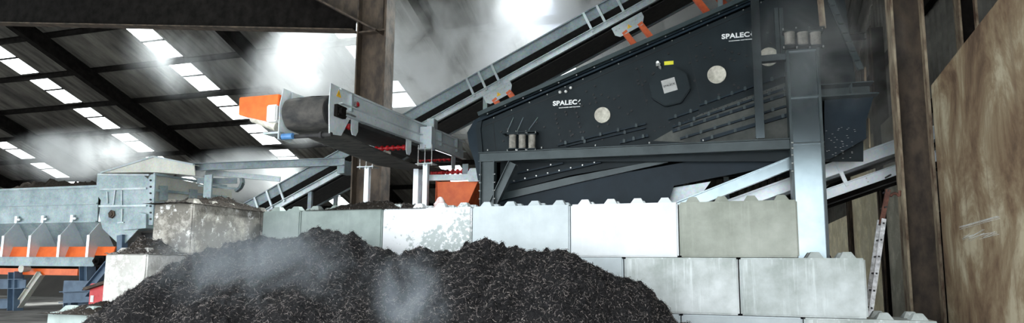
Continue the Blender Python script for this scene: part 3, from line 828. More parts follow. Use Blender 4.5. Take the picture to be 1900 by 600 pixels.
# orange drive guard + white gear motor at the far side of the head
gx1 = AX-AW-.05
ga, gb = at(453, 184, AYh+.1), at(528, 180, AYh+.1); zlo, zl2 = at(455, 216, AYh+.1).z, at(503, 229, AYh+.1).z
mb = MB()
mb.prism([(ga.x, ga.z), (gb.x-.02, gb.z+.02), (gb.x-.02, zl2+.02), (gb.x-.2, zl2), (ga.x, zlo)], AYh-.02, AYh+.34)
mb.build('drive_guard', M['orange'], t, bevel=.012)
mb = MB(); c = V((gb.x-.12, AYh+.1, zl2+.13)); mb.box(c.x-.10, c.x+.10, AYh-.06, AYh+.24, c.z-.14, c.z+.14)
label(mb.build('gearbox', M['white'], t, bevel=.02), 'white gearbox')
mb = MB(); mb.cyl((ga.x+.22, AYh+.12, zlo-.03), (gb.x-.12, AYh+.12, zl2-.06), .085, 18); mb.lathe((ga.x+.16, AYh+.12, zlo-.025), (1, 0, 0), [(0, .05), (.02, .09), (.08, .095), (.1, .09)], 18)
mb.build('motor', M['cream'], t)
mb = MB()
mb.box(gb.x-.30, gb.x+.02, AYh+.0, AYh+.25, zl2-.20, zl2-.17); mb.build('motor_shelf', M['galv'], t)

# orange discharge chute under the tail with grey crossbar
oy = 3.6
t = thing('orange_chute', 'orange sheet steel chute beside the frame leg, behind the block wall', 'chute', (at(848, 380, oy).x, oy, 0))
P_ = lambda *l: [xz(x, y, oy) for x, y in l]
mb = MB(); mb.prism(P_((811, 338), (887, 336), (866, 383), (864, 400), (812, 400)), oy, oy+.02); mb.build('front_plate', M['orange'], t)
mb = MB(); a, b_, c, d = at(887, 336, oy), at(866, 383, oy), at(905, 384, oy+.9), at(905, 338, oy+.9)
mb.add([a, b_, c, d, a+V((.01, .02, 0)), b_+V((.01, .02, 0)), c+V((.01, .02, 0)), d+V((.01, .02, 0))], [(0, 1, 2, 3), (7, 6, 5, 4), (0, 4, 5, 1), (1, 5, 6, 2), (2, 6, 7, 3), (3, 7, 4, 0)]); mb.build('side_plate', M['orange_dull'], t)
x0 = at(811, 338, oy).x; mb = MB(); mb.box(x0-.03, x0+.0, oy-.01, oy+.7, 0, at(811, 336, oy).z); mb.build('edge_plate', M['orange_dull'], t)
mb = MB(); mb.box(x0-.02, at(866, 383, oy).x, oy+.05, oy+.6, 0, at(840, 392, oy).z); mb.build('foot', M['rust_dark'], t)
a, b_ = at(770, 331, oy-.1), at(874, 329, oy-.1)
t = thing('crossbar', 'grey galvanised crossbar running over the orange chute to the machine leg', 'crossbar', (a.x, oy-.1, a.z-.1))
mb = MB(); mb.bar(a, b_, .10, .13); mb.build('tube', M['galv'], t, bevel=.01)
mb = MB(); q = at(884, 325, oy-.14); mb.prism([(q.x-.16, q.z-.15), (q.x+.15, q.z-.15), (q.x+.15, q.z+.10), (q.x+.04, q.z+.14), (q.x-.12, q.z+.14), (q.x-.18, q.z+.05)], oy-.22, oy-.16); mb.build('end_bracket', M['galv'], t, bevel=.004)
c = V((at(835, 320, 4.0).x, 4.0, at(835, 320, 4.0).z))
t = thing('roller_set', 'row of red disc rollers below the conveyor tail, above the orange chute', 'roller set', (c.x, 4.0, c.z-.1))
roller(t, c, .48, .07, 8); mb = MB()
q = at(866, 316, 3.9); mb.box(q.x-.10, q.x+.04, 3.88, 3.9, q.z-.14, q.z+.14); mb.build('bracket', M['galv_dark'], t, bevel=.004)
# crumpled plastic bag
q = at(813, 383, .5); q.z = Z1+.80
mb = MB(); n = 16; rings = 12; q = V((at(815, 380, .62).x, .62, Z1+.797))
for k in range(rings+1):
    f = k/rings; r = (.085*(1-f)**.5+.02)
    for i in range(n):
        a = 2*math.pi*i/n; rr = r*(1+.35*noise.noise(V((math.cos(a)*2, math.sin(a)*2, f*5))))
        mb.v.append(q+V((rr*math.cos(a)*1.2+f*.02, rr*math.sin(a)*.8, f*.24)))
for k in range(rings):
    for i in range(n): mb.f.append([k*n+i, k*n+(i+1) % n, (k+1)*n+(i+1) % n, (k+1)*n+i]); mb.mi.append(0); mb.sm.append(True)
mb.add([mb.v[rings*n+i] for i in range(n)], [tuple(range(n))]); mb.add([mb.v[i] for i in range(n)], [tuple(range(n-1, -1, -1))])
tag(mb.build('plastic_bag', M['bag']), 'crumpled pinkish plastic bag on the wall top beside the orange chute', 'bag')

# ================================================================== SCREENING MACHINE
MY = 2.5; MW = 2.1
def Q(*l): return [xz(x, y, MY) for x, y in l]
t = thing('screening_machine', 'huge anthracite vibrating screen with octagonal drive cover and white lettering', 'screening machine', (at(1200, 300, MY).x, MY+1, 0))
SCR = t
plate = Q((886, 230), (1402, 8), (1560, -60), (1602, 262), (1602, 300), (1475, 300), (893, 300))
mb = MB(); mb.prism(plate, MY, MY+.03); mb.build('side_panel', M['machine'], t)
mb = MB(); mb.prism(plate, MY+MW-.03, MY+MW); mb.build('side_panel', M['machine'], t)
# hood end at the left, bending down
a, b_ = at(905, 205, MY), at(876, 232, MY)
mb = MB(); hood = Q((905, 212), (880, 222), (866, 246), (870, 272), (880, 300), (886, 335), (893, 335), (892, 283), (886, 232))
mb.prism(hood, MY+.02, MY+MW-.02); mb.build('end_hood', M['machine2'], t)
mb = MB(); mb.prism(Q((886, 226), (884, 240), (891, 300), (898, 300), (893, 240), (896, 222)), MY-.04, MY); mb.build('end_flange', M['machine'], t)
# top flange rails: two parallel bars along the sloping top edge
def along_top(f, off, Y=MY):    # f px x coordinate; off = px below the top line
    return at(f, 215-(f-892)*.433+off, Y)
mb = MB(); mb.bar(along_top(888, -4, MY-.05), along_top(1560, -6, MY-.05), .10, .08); mb.bar(along_top(888, -4, MY+MW), along_top(1560, -6, MY+MW), .1, .08); mb.build('top_rail', M['frame'], t)
mb = MB(); mb.bar(along_top(886, 8, MY-.03), along_top(1560, 8, MY-.03), .05, .035); mb.build('edge_rail', M['machine2'], t)
a, b_ = along_top(890, 0, MY+.03), along_top(1560, 0, MY+.03)
mb = MB(); mb.add([a, b_, b_+V((0, MW-.06, 0)), a+V((0, MW-.06, 0))]+[p+V((0, 0, -.03)) for p in (a, b_, b_+V((0, MW-.06, 0)), a+V((0, MW-.06, 0)))],
                  [(0, 1, 2, 3), (7, 6, 5, 4), (0, 4, 5, 1), (2, 6, 7, 3)]); mb.build('top_cover', M['machine2'], t)
mb = MB()
for k in range(18):
    px = 905+k*33; p = along_top(px, 2, MY-.10); mb.mark(); mb.cyl(p, p+V((0, -.025, 0)), .013, 6); p = along_top(px+12, 15, MY-.05); mb.mark(); mb.cyl(p, p+V((0, -.03, 0)), .012, 6)
mb.each('flange_bolt', M['bolt'], t)
# thin weld seam line under the rail and vertical seams
mb = MB(); mb.bar(along_top(896, 22, MY-.004), along_top(1400, 22, MY-.004), .008, .010)
for l in (((1183, 122), (1200, 195)), ((1276, 85), (1300, 190)), ((915, 225), (920, 282))):
    mb.bar(at(*l[0], MY-.003), at(*l[1], MY-.003), .006, .012, (0, 1, 0))
mb.build('seam', M['boltblack'], t)
# black bolt heads in the plate
bpx = [(1031, 212), (1032, 221), (1034, 229), (1037, 238), (1038, 250), (1049, 208), (1051, 213), (1075, 191), (1080, 197), (1067, 202), (1070, 210), (1072, 217), (1074, 229), (1076, 236), (1078, 246), (1083, 245),
       (1058, 244), (1060, 252), (1101, 176), (1104, 182), (1106, 190), (1116, 176), (1129, 181), (1140, 184), (1148, 178), (1095, 193), (1063, 250), (1041, 262), (1128, 231), (1110, 235), (1118, 259), (1090, 258),
       (1088, 170), (1104, 160), (1181, 128), (1183, 150), (1185, 156), (1192, 158), (1197, 151), (1211, 138), (1213, 136), (1191, 124), (1240, 100), (1292, 105), (1293, 113), (1292, 85), (1300, 81), (1318, 89), (1320, 95), (1323, 103), (1308, 107), (1280, 117),
       (1345, 92), (1358, 97), (1371, 100), (1385, 104), (1355, 110), (1363, 113), (1370, 163), (1362, 158), (1289, 150), (1334, 176), (1347, 181), (1356, 60), (1386, 124), (1200, 187), (1149, 200), (930, 245), (938, 252), (934, 262), (941, 240), (1424, 60), (1430, 80), (1441, 55), (1010, 236), (996, 227), (1165, 212), (1172, 206)]
mb = MB()
for x, y in bpx: p = at(x, y, MY); mb.mark(); mb.cyl(p, p+V((0, -.018, 0)), .022, 6)
mb.each('plate_bolt', M['boltblack'], t)
mb = MB()
for x, y in ((1039, 171), (1050, 170), (1059, 163)): p = at(x, y, MY-.04); mb.mark(); mb.lathe(p, (0, -1, 0), [(0, .03), (.012, .028), (.024, .012)], 12)
[label(o_, 'small white cap') for o_ in mb.each('cap', M['white'], t)]
# round dusty port covers
for (x, y, r) in ((1118, 214, .152), (1330, 139, .165), (1426, 106, .168)):
    p = at(x, y, MY); mb = MB(); mb.lathe(p, (0, -1, 0), [(0, r), (.03, r), (.03, r*.93), (.022, r*.9), (.022, r*.05)], 40)
    label(mb.build('port_cover', M['cream'], t), 'round dusty cream port cover'); 
# octagonal drive cover
oc = at(1243, 163, MY); mb = MB(); R_ = .385; oct_ = [(oc.x+R_*math.cos(math.radians(22.5+10+45*i)), oc.z+R_*math.sin(math.radians(22.5+10+45*i))) for i in range(8)]
mb.prism(oct_, MY-.13, MY); mb.build('drive_cover', M['machine'], t, bevel=.015)
OCT = COL.objects[-1]
s_ = .125; rot = math.radians(13)
pl = [(oc.x+s_*(i*math.cos(rot)-j*math.sin(rot)), oc.z+.01+s_*(i*math.sin(rot)+j*math.cos(rot))) for i, j in ((-1, -1), (1, -1), (1, 1), (-1, 1))]
mb = MB(); mb.prism(pl, MY-.142, MY-.131); bp_ = mb.build('badge_plate', M['plate'], t, bevel=.003)
text_part('lettering', 'SPALECK', (oc.x, MY-.144, oc.z+.012), .052, M['ink'], bp_, rot, .0012, 1.0)
def logo(px, py, size):
    p = at(px, py, MY-.004)
    o = text_part('lettering', 'SPALEC', (p.x-.03, p.y, p.z), size, M['logo'], SCR, 0, .0045, 1.12); label(o, 'white lettering')
    xsv = [v_.co.x for v_ in o.data.vertices]; w = (max(xsv)-min(xsv))*1.12
    # last letter: open angular K of the logo
    xk = p.x-.03+w/2+size*.16; h = size*.35
    mb = MB(); th = size*.14
    for s_ in (1, -1): mb.sec((xk-.0, p.y, p.z), (xk+size*.34, p.y, p.z+s_*h), [(-.002, -th/2), (.002, -th/2), (.002, th/2), (-.002, th/2)])
    mb.build('lettering_mark', M['logo'], SCR)
    text_part('tagline', 'MASCHINEN SIEBTECHNIK', (p.x+.06, p.y, p.z-size*.74), size*.17, M['logo'], SCR, 0, .001, 1.6)
logo(1051, 191, .125); logo(1368, 66, .125)
# sticker and sensor above the cover
p = at(1241, 117, MY-.003); mb = MB(); mb.box(p.x-.085, p.x+.085, MY-.006, MY, p.z-.035, p.z+.035); mb.build('sticker', M['yellow'], t)
p = at(1223, 122, MY); mb = MB(); mb.box(p.x-.05, p.x+.03, MY-.08, MY, p.z-.03, p.z+.03); mb.cyl((p.x, MY-.05, p.z), (p.x+.05, MY-.05, p.z-.12), .014, 8); mb.cyl((p.x-.02, MY-.08, p.z+.04), (p.x-.02, MY-.03, p.z+.05), .03, 10); mb.cyl((p.x+.02, MY-.08, p.z-.05), (p.x+.02, MY-.03, p.z-.05), .025, 10)
mb.build('sensor', M['bolt'], t)
p = at(1230, 133, MY); mb = MB(); mb.lathe((p.x, MY-.05, p.z), (0, -1, 0), [(0, .018), (.03, .018), (.035, .01)], 10); mb.build('sensor_tip', M['red'], t)
# sloping deck clamping rails with clamps
def deck_rail(a, b_, h=.05, n=8, y=MY-.05, mat='machine2', name='deck_rail'):
    A_, B_ = at(*a, y), at(*b_, y); mb = MB(); mb.bar(A_, B_, .07, h); r = mb.build(name, M[mat], t)
    mb = MB()
    for k in range(n):
        q = A_.lerp(B_, (k+.5)/n); mb.mark(); mb.box(q.x-.022, q.x+.022, y-.07, y-.035, q.z-.032, q.z+.032); mb.cyl((q.x, y-.07, q.z-.03), (q.x, y-.085, q.z-.03), .010, 6); mb.cyl((q.x, y-.07, q.z+.03), (q.x, y-.085, q.z+.03), .010, 6)
    mb.each('clamp', M['frame'], r)
deck_rail((1035, 270), (1198, 230), .035, 5); deck_rail((1050, 272), (1198, 238), .02, 2)
deck_rail((1150, 265), (1203, 252), .05, 3)
deck_rail((1248, 236), (1470, 160), .035, 8); deck_rail((1248, 244), (1470, 172), .05, 9)
deck_rail((1262, 258), (1475, 192), .035, 8); deck_rail((1300, 262), (1475, 210), .06, 4)
deck_rail((1298, 196), (1470, 135), .03, 7); deck_rail((1240, 222), (1296, 203), .03, 2)
mb = MB()
for i in range(26):
    a = (1215+i*9, 240-i*3+random.uniform(-4, 4)); p = at(*a, MY); mb.mark(); mb.cyl(p, p+V((0, -.02, 0)), .014, 6)
mb.each('deck_bolt', M['boltblack'], t)
# dusty inner side plate lower right behind rails
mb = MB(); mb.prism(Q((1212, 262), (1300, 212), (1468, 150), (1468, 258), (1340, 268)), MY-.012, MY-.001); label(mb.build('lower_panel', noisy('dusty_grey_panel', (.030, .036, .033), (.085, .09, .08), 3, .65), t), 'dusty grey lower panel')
# cable drops over buffers
def buffers(pxs, ytop, ybot, Y, r):
    for x in pxs:
        a, b_ = at(x, ytop, Y), at(x, ybot, Y); H = a.z-b_.z; mb = MB()
        pr = [(0, r*1.02), (H*.04, r*1.02)]
        nn = 7
        for i in range(nn*2+1): pr.append((H*(.06+.88*i/(nn*2)), r*(1.0 if i % 2 else .90)))
        pr += [(H*.96, r*1.02), (H, r*1.02)]
        mb.lathe((b_.x, Y, b_.z), (0, 0, 1), pr, 28); o = mb.build('rubber_buffer', M['buffer'], t)
        mb = MB(); mb.mark(); mb.box(b_.x-r*1.35, b_.x+r*1.35, Y-r, Y+r, b_.z-.025, b_.z); mb.mark(); mb.box(b_.x-r*1.35, b_.x+r*1.35, Y-r, Y+r, a.z, a.z+.025)
        mb.each('buffer_plate', M['machine'], o)
        mb = MB()
        for xx in (-r*1.2, r*1.2):
            for zz in (a.z+.025, b_.z-.06): mb.mark(); mb.cyl((b_.x+xx, Y-r*.8, zz), (b_.x+xx, Y-r*.8, zz+.045), .013, 6)
        mb.each('buffer_bolt', M['bolt'], o)
buffers((951, 969, 987), 251, 276, MY-.18, .072)
buffers((1466, 1490, 1514), 61, 85, MY-.22, .088)
mb = MB()
for x in (951, 969, 990):
    mb.mark(); a, b_, c = at(x-11, 250, MY-.12), at(x-8, 240, MY-.08), at(x+2+(x == 990)*6, 218, MY-.02); mb.cyl(a, b_, .008, 6); mb.cyl(b_, c, .008, 6)
mb.each('cable', M['galv_dark'], t)
mb = MB(); mb.box(at(939, 250, MY).x, at(1000, 250, MY).x, MY-.26, MY, at(950, 251, MY-.18).z+.025, at(950, 251, MY-.18).z+.05); mb.build('buffer_shelf', M['machine'], t)
mb = MB(); mb.box(at(1452, 60, MY).x, at(1526, 60, MY).x, MY-.32, MY, at(1490, 61, MY-.2).z+.025, at(1490, 61, MY-.2).z+.05); mb.build('buffer_shelf', M['machine'], t)
# vertical stiffeners on the right part of the plate
mb = MB()
for x in (1440, 1449): mb.mark(); a, b_ = at(x, 15, MY-.03), at(x+4, 100, MY-.03); mb.bar(a, b_, .06, .03, (0, 1, 0))
mb.each('stiffener', M['frame'], t)
mb = MB(); mb.bar(at(1522, 0, MY-.06), at(1527, 53, MY-.06), .1, .03, (0, 1, 0)); mb.build('stiffener', M['tan_edge'], t)
# right end: slanting edge with clamps, shelf bracket, chute
mb = MB(); mb.bar(at(1541, 0, MY-.08), at(1597, 130, MY-.08), .10, .05, (0, 1, 0)); mb.build('end_rail', M['frame'], t)
mb = MB()
for k in range(8):
    q = at(1546+k*7.3, 8+k*17, MY-.15); mb.mark(); mb.box(q.x-.04, q.x+.04, q.y-.02, q.y+.04, q.z-.02, q.z+.02)
mb.each('end_clamp', M['frame'], t)
ed = at(1600, 200, MY)
mb = MB(); mb.prism(Q((1526, 185), (1618, 178), (1602, 230), (1602, 262), (1535, 300), (1526, 300)), MY-.25, MY-.01); mb.build('end_chute', M['machine2'], t)
mb = MB()
for k in range(40):
    q = at(random.uniform(1528, 1590), random.uniform(235, 295), MY-.255); mb.box(q.x-.012, q.x+.012, q.y-.003, q.y+.002, q.z-.002, q.z+.002)
mb.build('chute_chips', M['bolt'], t)['kind'] = 'stuff'

# support frame of the machine
FY = 2.2
t = thing('machine_frame', 'slate grey steel frame of beams and posts carrying the screening machine', 'machine frame', (at(1200, 300, FY).x, FY, 0))
bt0, bt1, bb0, bb1 = at(890, 284, FY), at(1470, 258, FY), at(890, 302, FY), at(1470, 277, FY)
hh = (bt0.z-bb0.z+bt1.z-bb1.z)/2
mb = MB(); mb.ibeam((bt0+bb0)/2, (bt1+bb1)/2, .16, hh, .014); mb.build('main_beam', M['frame'], t)
mb = MB()
for k in range(6):
    mb.mark(); q = at(905+k*100, 283-(905+k*100-890)*.045-2, FY-.06); mb.cyl(q, q+V((0, 0, .03)), .016, 6)
mb.each('beam_bolt', M['bolt'], t)
x0, x1 = at(893, 330, FY).x, at(919, 330, FY).x
mb = MB(); mb.ibeam(((x0+x1)/2, FY, 0), ((x0+x1)/2, FY, bb0.z+.03), .16, x1-x0, .014, (1, 0, 0)); mb.build('leg', M['frame'], t)
mb = MB()
for py in (325, 340, 355, 370):
    for x in (x0-.0, x1-.0): mb.mark(); q = V((x, FY-.06, at(900, py, FY).z)); mb.cyl(q-V((.02, 0, 0)), q+V((.02, 0, 0)), .016, 6)
mb.each('leg_bolt', M['bolt'], t)
mb = MB(); a, b_ = at(952, 303, FY+.02), at(915, 381, FY+.02); mb.ibeam(a, b_, .14, .17, .014); mb.build('knee_brace', M['frame'], t)
# slate post right
PYY = 2.0
pw0, pw1 = at(1463, 180, PYY).x+.01, at(1524, 180, PYY).x
ptz = at(1490, 90, PYY).z
mb = MB(); mb.mark(); mb.box(pw0, pw1, PYY+.06, PYY+.09, 0, ptz); mb.mark(); mb.box(pw0, pw1, PYY+.36, PYY+.4, 0, ptz); mb.each('post_web', M['post'], t)
for x in (pw0, pw1-.025):
    mb = MB(); mb.box(x-.012, x+.028, PYY, PYY+.42, 0, ptz); mb.build('post_flange', M['frame'], t, bevel=.004)
mb = MB()
for py in (178, 264, 91): mb.mark(); z = at(1490, py, PYY).z; mb.box(pw0-.01, pw1+.01, PYY-.005, PYY+.42, z-.02, z)
mb.each('splice_plate', M['frame'], t)
# thin upright and short bracket
tx0, tx1 = at(1397, 120, PYY+.1).x, at(1413, 120, PYY+.1).x
mb = MB(); mb.sec(((tx0+tx1)/2, PYY+.1, at(1405, 258, PYY+.1).z), ((tx0+tx1)/2, PYY+.1, at(1405, -120, PYY+.1).z), [(-.07, -.07), (.07, -.07), (.07, -.055), (-.055, -.055), (-.055, .055), (.07, .055), (.07, .07), (-.07, .07)], (1, 0, 0)); mb.build('upright', M['post'], t)
a, b_ = at(1412, 110, PYY+.12), at(1464, 106, PYY+.12); a = at(1412, 111, PYY+.12); mb = MB(); mb.bar(a, b_, .14, .11); mb.build('short_beam', M['post'], t)
# lower diagonal brace
a, b_ = at(1260, 385, FY+.15), at(1475, 300, FY+.15)
mb = MB(); mb.ibeam(a, b_, .16, .2, .014); mb.build('diagonal_brace', M['post'], t)
mb = MB()
for py in (265, 275, 288, 303, 318):
    mb.mark(); q = at(1472, py, PYY-.0); mb.cyl(q, q+V((-.03, 0, 0)), .018, 6)
mb.each('post_bolt', M['bolt'], t)
# side shelf bracket right of the post
a0, a1 = at(1526, 178, PYY+.1), at(1618, 156, PYY+.1)
mb = MB(); zt, zb = at(1530, 160, PYY+.1).z, at(1530, 180, PYY+.1).z
mb.box(pw1, a1.x, PYY+.3, PYY+.32, zb, zt); mb.box(pw1, a1.x+.08, PYY, PYY+.34, zb-.02, zb); mb.box(pw1, a1.x+.02, PYY+.02, PYY+.34, zt, zt+.015)
q = at(1580, 170, PYY+.1).x; mb.box(q-.01, q+.01, PYY+.05, PYY+.3, zb, zt); mb.build('side_bracket', M['frame'], t)
# thin hanging rod
# lower trough under the screen
t = thing('underscreen_trough', 'dark blue-black sloping trough hanging under the screening machine', 'trough', (at(1200, 340, 3).x, 3.2, 0))
TY = 2.75
T_ = lambda *l: [xz(x, y, TY) for x, y in l]
mb = MB(); mb.prism(T_((925, 372), (1110, 330), (1300, 296), (1480, 280), (1480, 300), (1250, 345), (1235, 395), (925, 395)), TY, TY+.03); mb.build('trough_panel', M['machine2'], t)
mb = MB(); mb.prism(T_((925, 362), (1060, 330), (1240, 296), (1240, 303), (1070, 341), (925, 375)), TY-.10, TY-.001); mb.build('trough_flange', M['frame'], t)
mb = MB(); mb.prism(T_((930, 300), (1240, 296), (1060, 326), (928, 360)), TY-.04, TY-.005); mb.build('inner_panel', M['machine'], t)
def rail2(a, b_, n, h=.04):
    A_, B_ = at(*a, TY-.12), at(*b_, TY-.12); mb = MB(); mb.bar(A_, B_, .06, h); r = mb.build('clamp_rail', M['machine2'], t)
    mb = MB()
    for k in range(n): q = A_.lerp(B_, (k+.5)/n); mb.mark(); mb.cyl((q.x, q.y-.03, q.z+.01), (q.x, q.y-.07, q.z+.01), .016, 6)
    mb.each('rail_bolt', M['bolt'], r)
rail2((945, 340), (1115, 301), 8); rail2((960, 322), (1045, 303), 2, .03)
# pale funnel plates under the trough
mb = MB(); mb.prism(T_((1150, 362), (1318, 334), (1305, 352), (1258, 395), (1120, 395)), TY+.25, TY+.27); label(mb.build('galvanised_liner', M['galv'], t), 'galvanised sheet liner')
mb = MB(); mb.box(at(925, 372, TY).x, at(1260, 372, TY).x, TY+1.4, TY+1.43, .8, at(1200, 300, TY).z); mb.build('rear_panel', M['machine2'], t)
mb = MB()
for px in (960, 1220): mb.mark(); x = at(px, 380, TY+.3).x; mb.box(x-.05, x+.05, TY+.3, TY+.4, 0, at(px, 386, TY+.3).z)
mb.each('leg', M['frame'], t)

# dark steelwork right of the machine (behind steam): upright strips
t = thing('hanging_rod', 'thin rusty rod hanging in the steam right of the screening machine', 'rod', (at(1607, 300, 2.6).x, 2.6, 0))
mb = MB(); mb.mark(); mb.cyl(at(1612, 220, 2.6), at(1614, 275, 2.6), .015, 8); mb.mark(); mb.cyl(at(1605, 125, 2.6), at(1606, 158, 2.6), .02, 8); 
mb.each('rod', M['tan_edge'], t)

# ================================================================== LADDER
a, b_ = at(1615, 592, .62), at(1648, 352, 1.0)
a.z = Z3+.80
d = (b_-a).normalized()
t = thing('ladder', 'scuffed aluminium ladder with a red-brown hook, leaning beside the block wall', 'ladder', a)
e = a+(b_-a)*.60
for k, yo in enumerate((0, .30)):
    mb = MB(); o_ = V((0, yo, 0)); mb.sec(a+o_, a+(b_-a)*.76+o_, [(-.012, -.030), (.012, -.030), (.012, .030), (-.012, .030)], (1, 0, 0)); mb.build('rail', M['ladder'], t)
for k in range(9):
    q = a+d*(.12+k*.25); mb = MB(); mb.cyl(q+V((0, -.022, 0)), q+V((0, .31, 0)), .014, 10); mb.build('rung', M['boltblack'], t)
mb = MB(); q = a+(b_-a)*.72+V((0, .15, 0)); mb.bar(q, b_, .05, .06, (1, 0, 0)); mb.build('extension', M['rusty_red'], t)
mb = MB(); pts = [b_+V((.02, 0, -.10)), b_+V((.06, 0, -.06)), b_+V((.10, 0, -.06)), b_+V((.14, 0, -.10)), b_+V((.15, 0, -.02))]
for i in range(4): mb.cyl(pts[i], pts[i+1], .02, 8)
mb.build('hook', M['rusty_red'], t)
heap('soil_heap', 'dark earth heap behind the ladder foot at the push wall', 1.0, 4.6, .8, .9, 0, 1.5, M['dark'], 0)

# ================================================================== FEED HOPPER (left)
HY = 5.5
def H(px, py, dy=0): return at(px, py, HY+dy)
loc = H(120, 470); loc.z = 0
t = thing('feed_hopper', 'long galvanised feed hopper with ribbed side and orange skirt, on blue-grey legs', 'feed hopper', loc)
HOP = t
xl, xr = H(-120, 350).x, H(184, 346).x
z_top = H(180, 346).z; z_mid = H(180, 378).z; z_low = H(180, 412).z; z_bot = H(180, 457).z; z_or = H(180, 478).z
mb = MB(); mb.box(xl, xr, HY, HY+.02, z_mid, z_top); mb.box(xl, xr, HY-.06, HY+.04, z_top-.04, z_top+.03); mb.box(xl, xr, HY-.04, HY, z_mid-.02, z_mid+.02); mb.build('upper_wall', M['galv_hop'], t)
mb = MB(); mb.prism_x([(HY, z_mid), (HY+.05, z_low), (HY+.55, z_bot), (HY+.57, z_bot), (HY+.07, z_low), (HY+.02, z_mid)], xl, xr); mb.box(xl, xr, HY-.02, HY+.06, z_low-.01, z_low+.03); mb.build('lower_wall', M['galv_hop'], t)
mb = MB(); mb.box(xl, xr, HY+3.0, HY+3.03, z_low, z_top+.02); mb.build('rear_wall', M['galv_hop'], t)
heap('hopper_fill', 'ridge of dark compost heaped inside the long feed hopper', xl+ (xr-xl)*.5, HY+1.5, (xr-xl)*.5-.1, 1.4, z_top-.22, .62, M['compost_brown'], 0)
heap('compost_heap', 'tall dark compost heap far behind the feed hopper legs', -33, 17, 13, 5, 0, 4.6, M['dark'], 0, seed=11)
# ribs
rib_px = [(-43, -22), (11, 32), (62, 81), (115, 135), (171, 188)]
for k, (pl_, pu) in enumerate(rib_px):
    xr_ = H(pu, 412).x
    yo = HY-.38
    mb = MB(); mb.prism_x([(HY+.03, z_low+.02), (HY-.0, z_low+.04), (yo, z_low-.42), (yo, z_or), (HY+.1, z_or), (HY+.5, z_bot)], xr_-.008, xr_+.008)
    r = mb.build('rib', M['galv_bright'], t)
    mb = MB(); mb.box(xr_-.05, xr_+.05, yo-.012, yo, z_or, z_low-.42); mb.build('rib_flange', M['galv_bright'], r)
    mb = MB(); mb.box(xr_-.05, xr_+.06, HY-.06, HY, z_low-.0, z_low+.22); mb.box(xr_+.0, xr_+.16, HY-.05, HY-.01, z_low+.08, z_low+.14); mb.build('rib_cleat', M['galv_bright'], r)
# orange skirt, channel rail, lower orange beam
mb = MB(); mb.prism_x([(HY-.05, z_bot-.02), (HY-.15, z_or), (HY-.10, z_or), (HY+.0, z_bot-.02)], xl, H(216, 470).x); mb.build('orange_skirt', M['orange'], t)
z_r2 = H(180, 495).z
mb = MB(); mb.box(xl, H(200, 480).x, HY-.42, HY-.40, z_r2, z_or); mb.box(xl, H(200, 480).x, HY-.48, HY-.30, z_or-.015, z_or); mb.box(xl, H(200, 480).x, HY-.48, HY-.30, z_r2, z_r2+.015); mb.build('side_channel', M['galv_hop'], t)
z_b2, z_b3 = H(100, 499).z, H(100, 511).z
mb = MB(); mb.box(xl, H(150, 500).x, HY-.1, HY+.05, z_b3, z_b2); mb.build('orange_beam', M['orange'], t)
mb = MB(); mb.box(xl, H(190, 500).x, HY+.6, HY+.7, z_b3, z_or+.1); mb.build('inner_beam', M['rust_dark'], t)
p = at(48, 499, HY-.3); mb = MB(); mb.cyl(p+V((0, -.15, 0)), p+V((0, .1, 0)), .12, 12, .09); mb.build('drain_plug', M['galv_pale'], t)
# bearing
p = at(187, 485, HY-.45); mb = MB(); mb.box(p.x-.2, p.x+.14, p.y-.04, p.y+.04, p.z-.16, p.z+.16); mb.cyl(p+V((0, -.16, 0)), p, .12, 18); mb.cyl(p+V((0, -.24, 0)), p, .05, 12)
mb.build('drive_bearing', M['rust_dark'], t)
# blue-grey substructure
def hb(a, b_, w=.2, h=.2, y=HY-.2, nm='leg', mat='blue'):
    mb = MB(); mb.ibeam(at(*a, y), at(*b_, y), w, h, .02, (1, 0, 0) if abs(a[0]-b_[0]) < 20 else (0, 0, 1)); return mb.build(nm, M[mat], t)
hb((30, 505), (28, 578), .3, .28); hb((-30, 528), (48, 527), .2, .3, HY-.25, 'cross_beam'); hb((33, 570), (76, 508), .16, .2, HY-.15, 'brace', 'galv_pale')
hb((-30, 565), (18, 564), .2, .3, HY-.2, 'cross_beam')
hb((134, 525), (131, 580), .26, .3); hb((162, 491), (163, 540), .3, .3); 
mb = MB(); 
a, b_ = at(124, 520, HY-.3), at(172, 520, HY-.3); mb.box(a.x, b_.x, HY-.4, HY-.15, at(130, 545, HY-.3).z, at(130, 521, HY-.3).z); mb.build('console', M['blue'], t, bevel=.01)
mb = MB(); a, b_ = at(118, 552, HY-.45), at(174, 550, HY-.45); mb.ibeam(a, b_, .3, .34, .025); mb.build('cross_beam', M['blue'], t)
hb((160, 545), (205, 490), .2, .26, HY-.5, 'brace')
mb = MB(); a = at(150, 568, HY-.1); b_ = at(196, 568, HY-.1); mb.box(a.x, b_.x, HY-.2, HY+.2, 0.02, a.z+.15); mb.build('foot_beam', M['blue'], t)
mb = MB(); a = at(158, 508, HY+.1); b_ = at(215, 517, HY+.1); mb.box(a.x, b_.x, HY+.1, HY+.15, b_.z, a.z-.02); mb.box(a.x+.2, b_.x, HY+.1, HY+.15, at(160, 549, HY+.1).z, at(160, 541, HY+.1).z); mb.build('orange_plate', M['orange'], t)
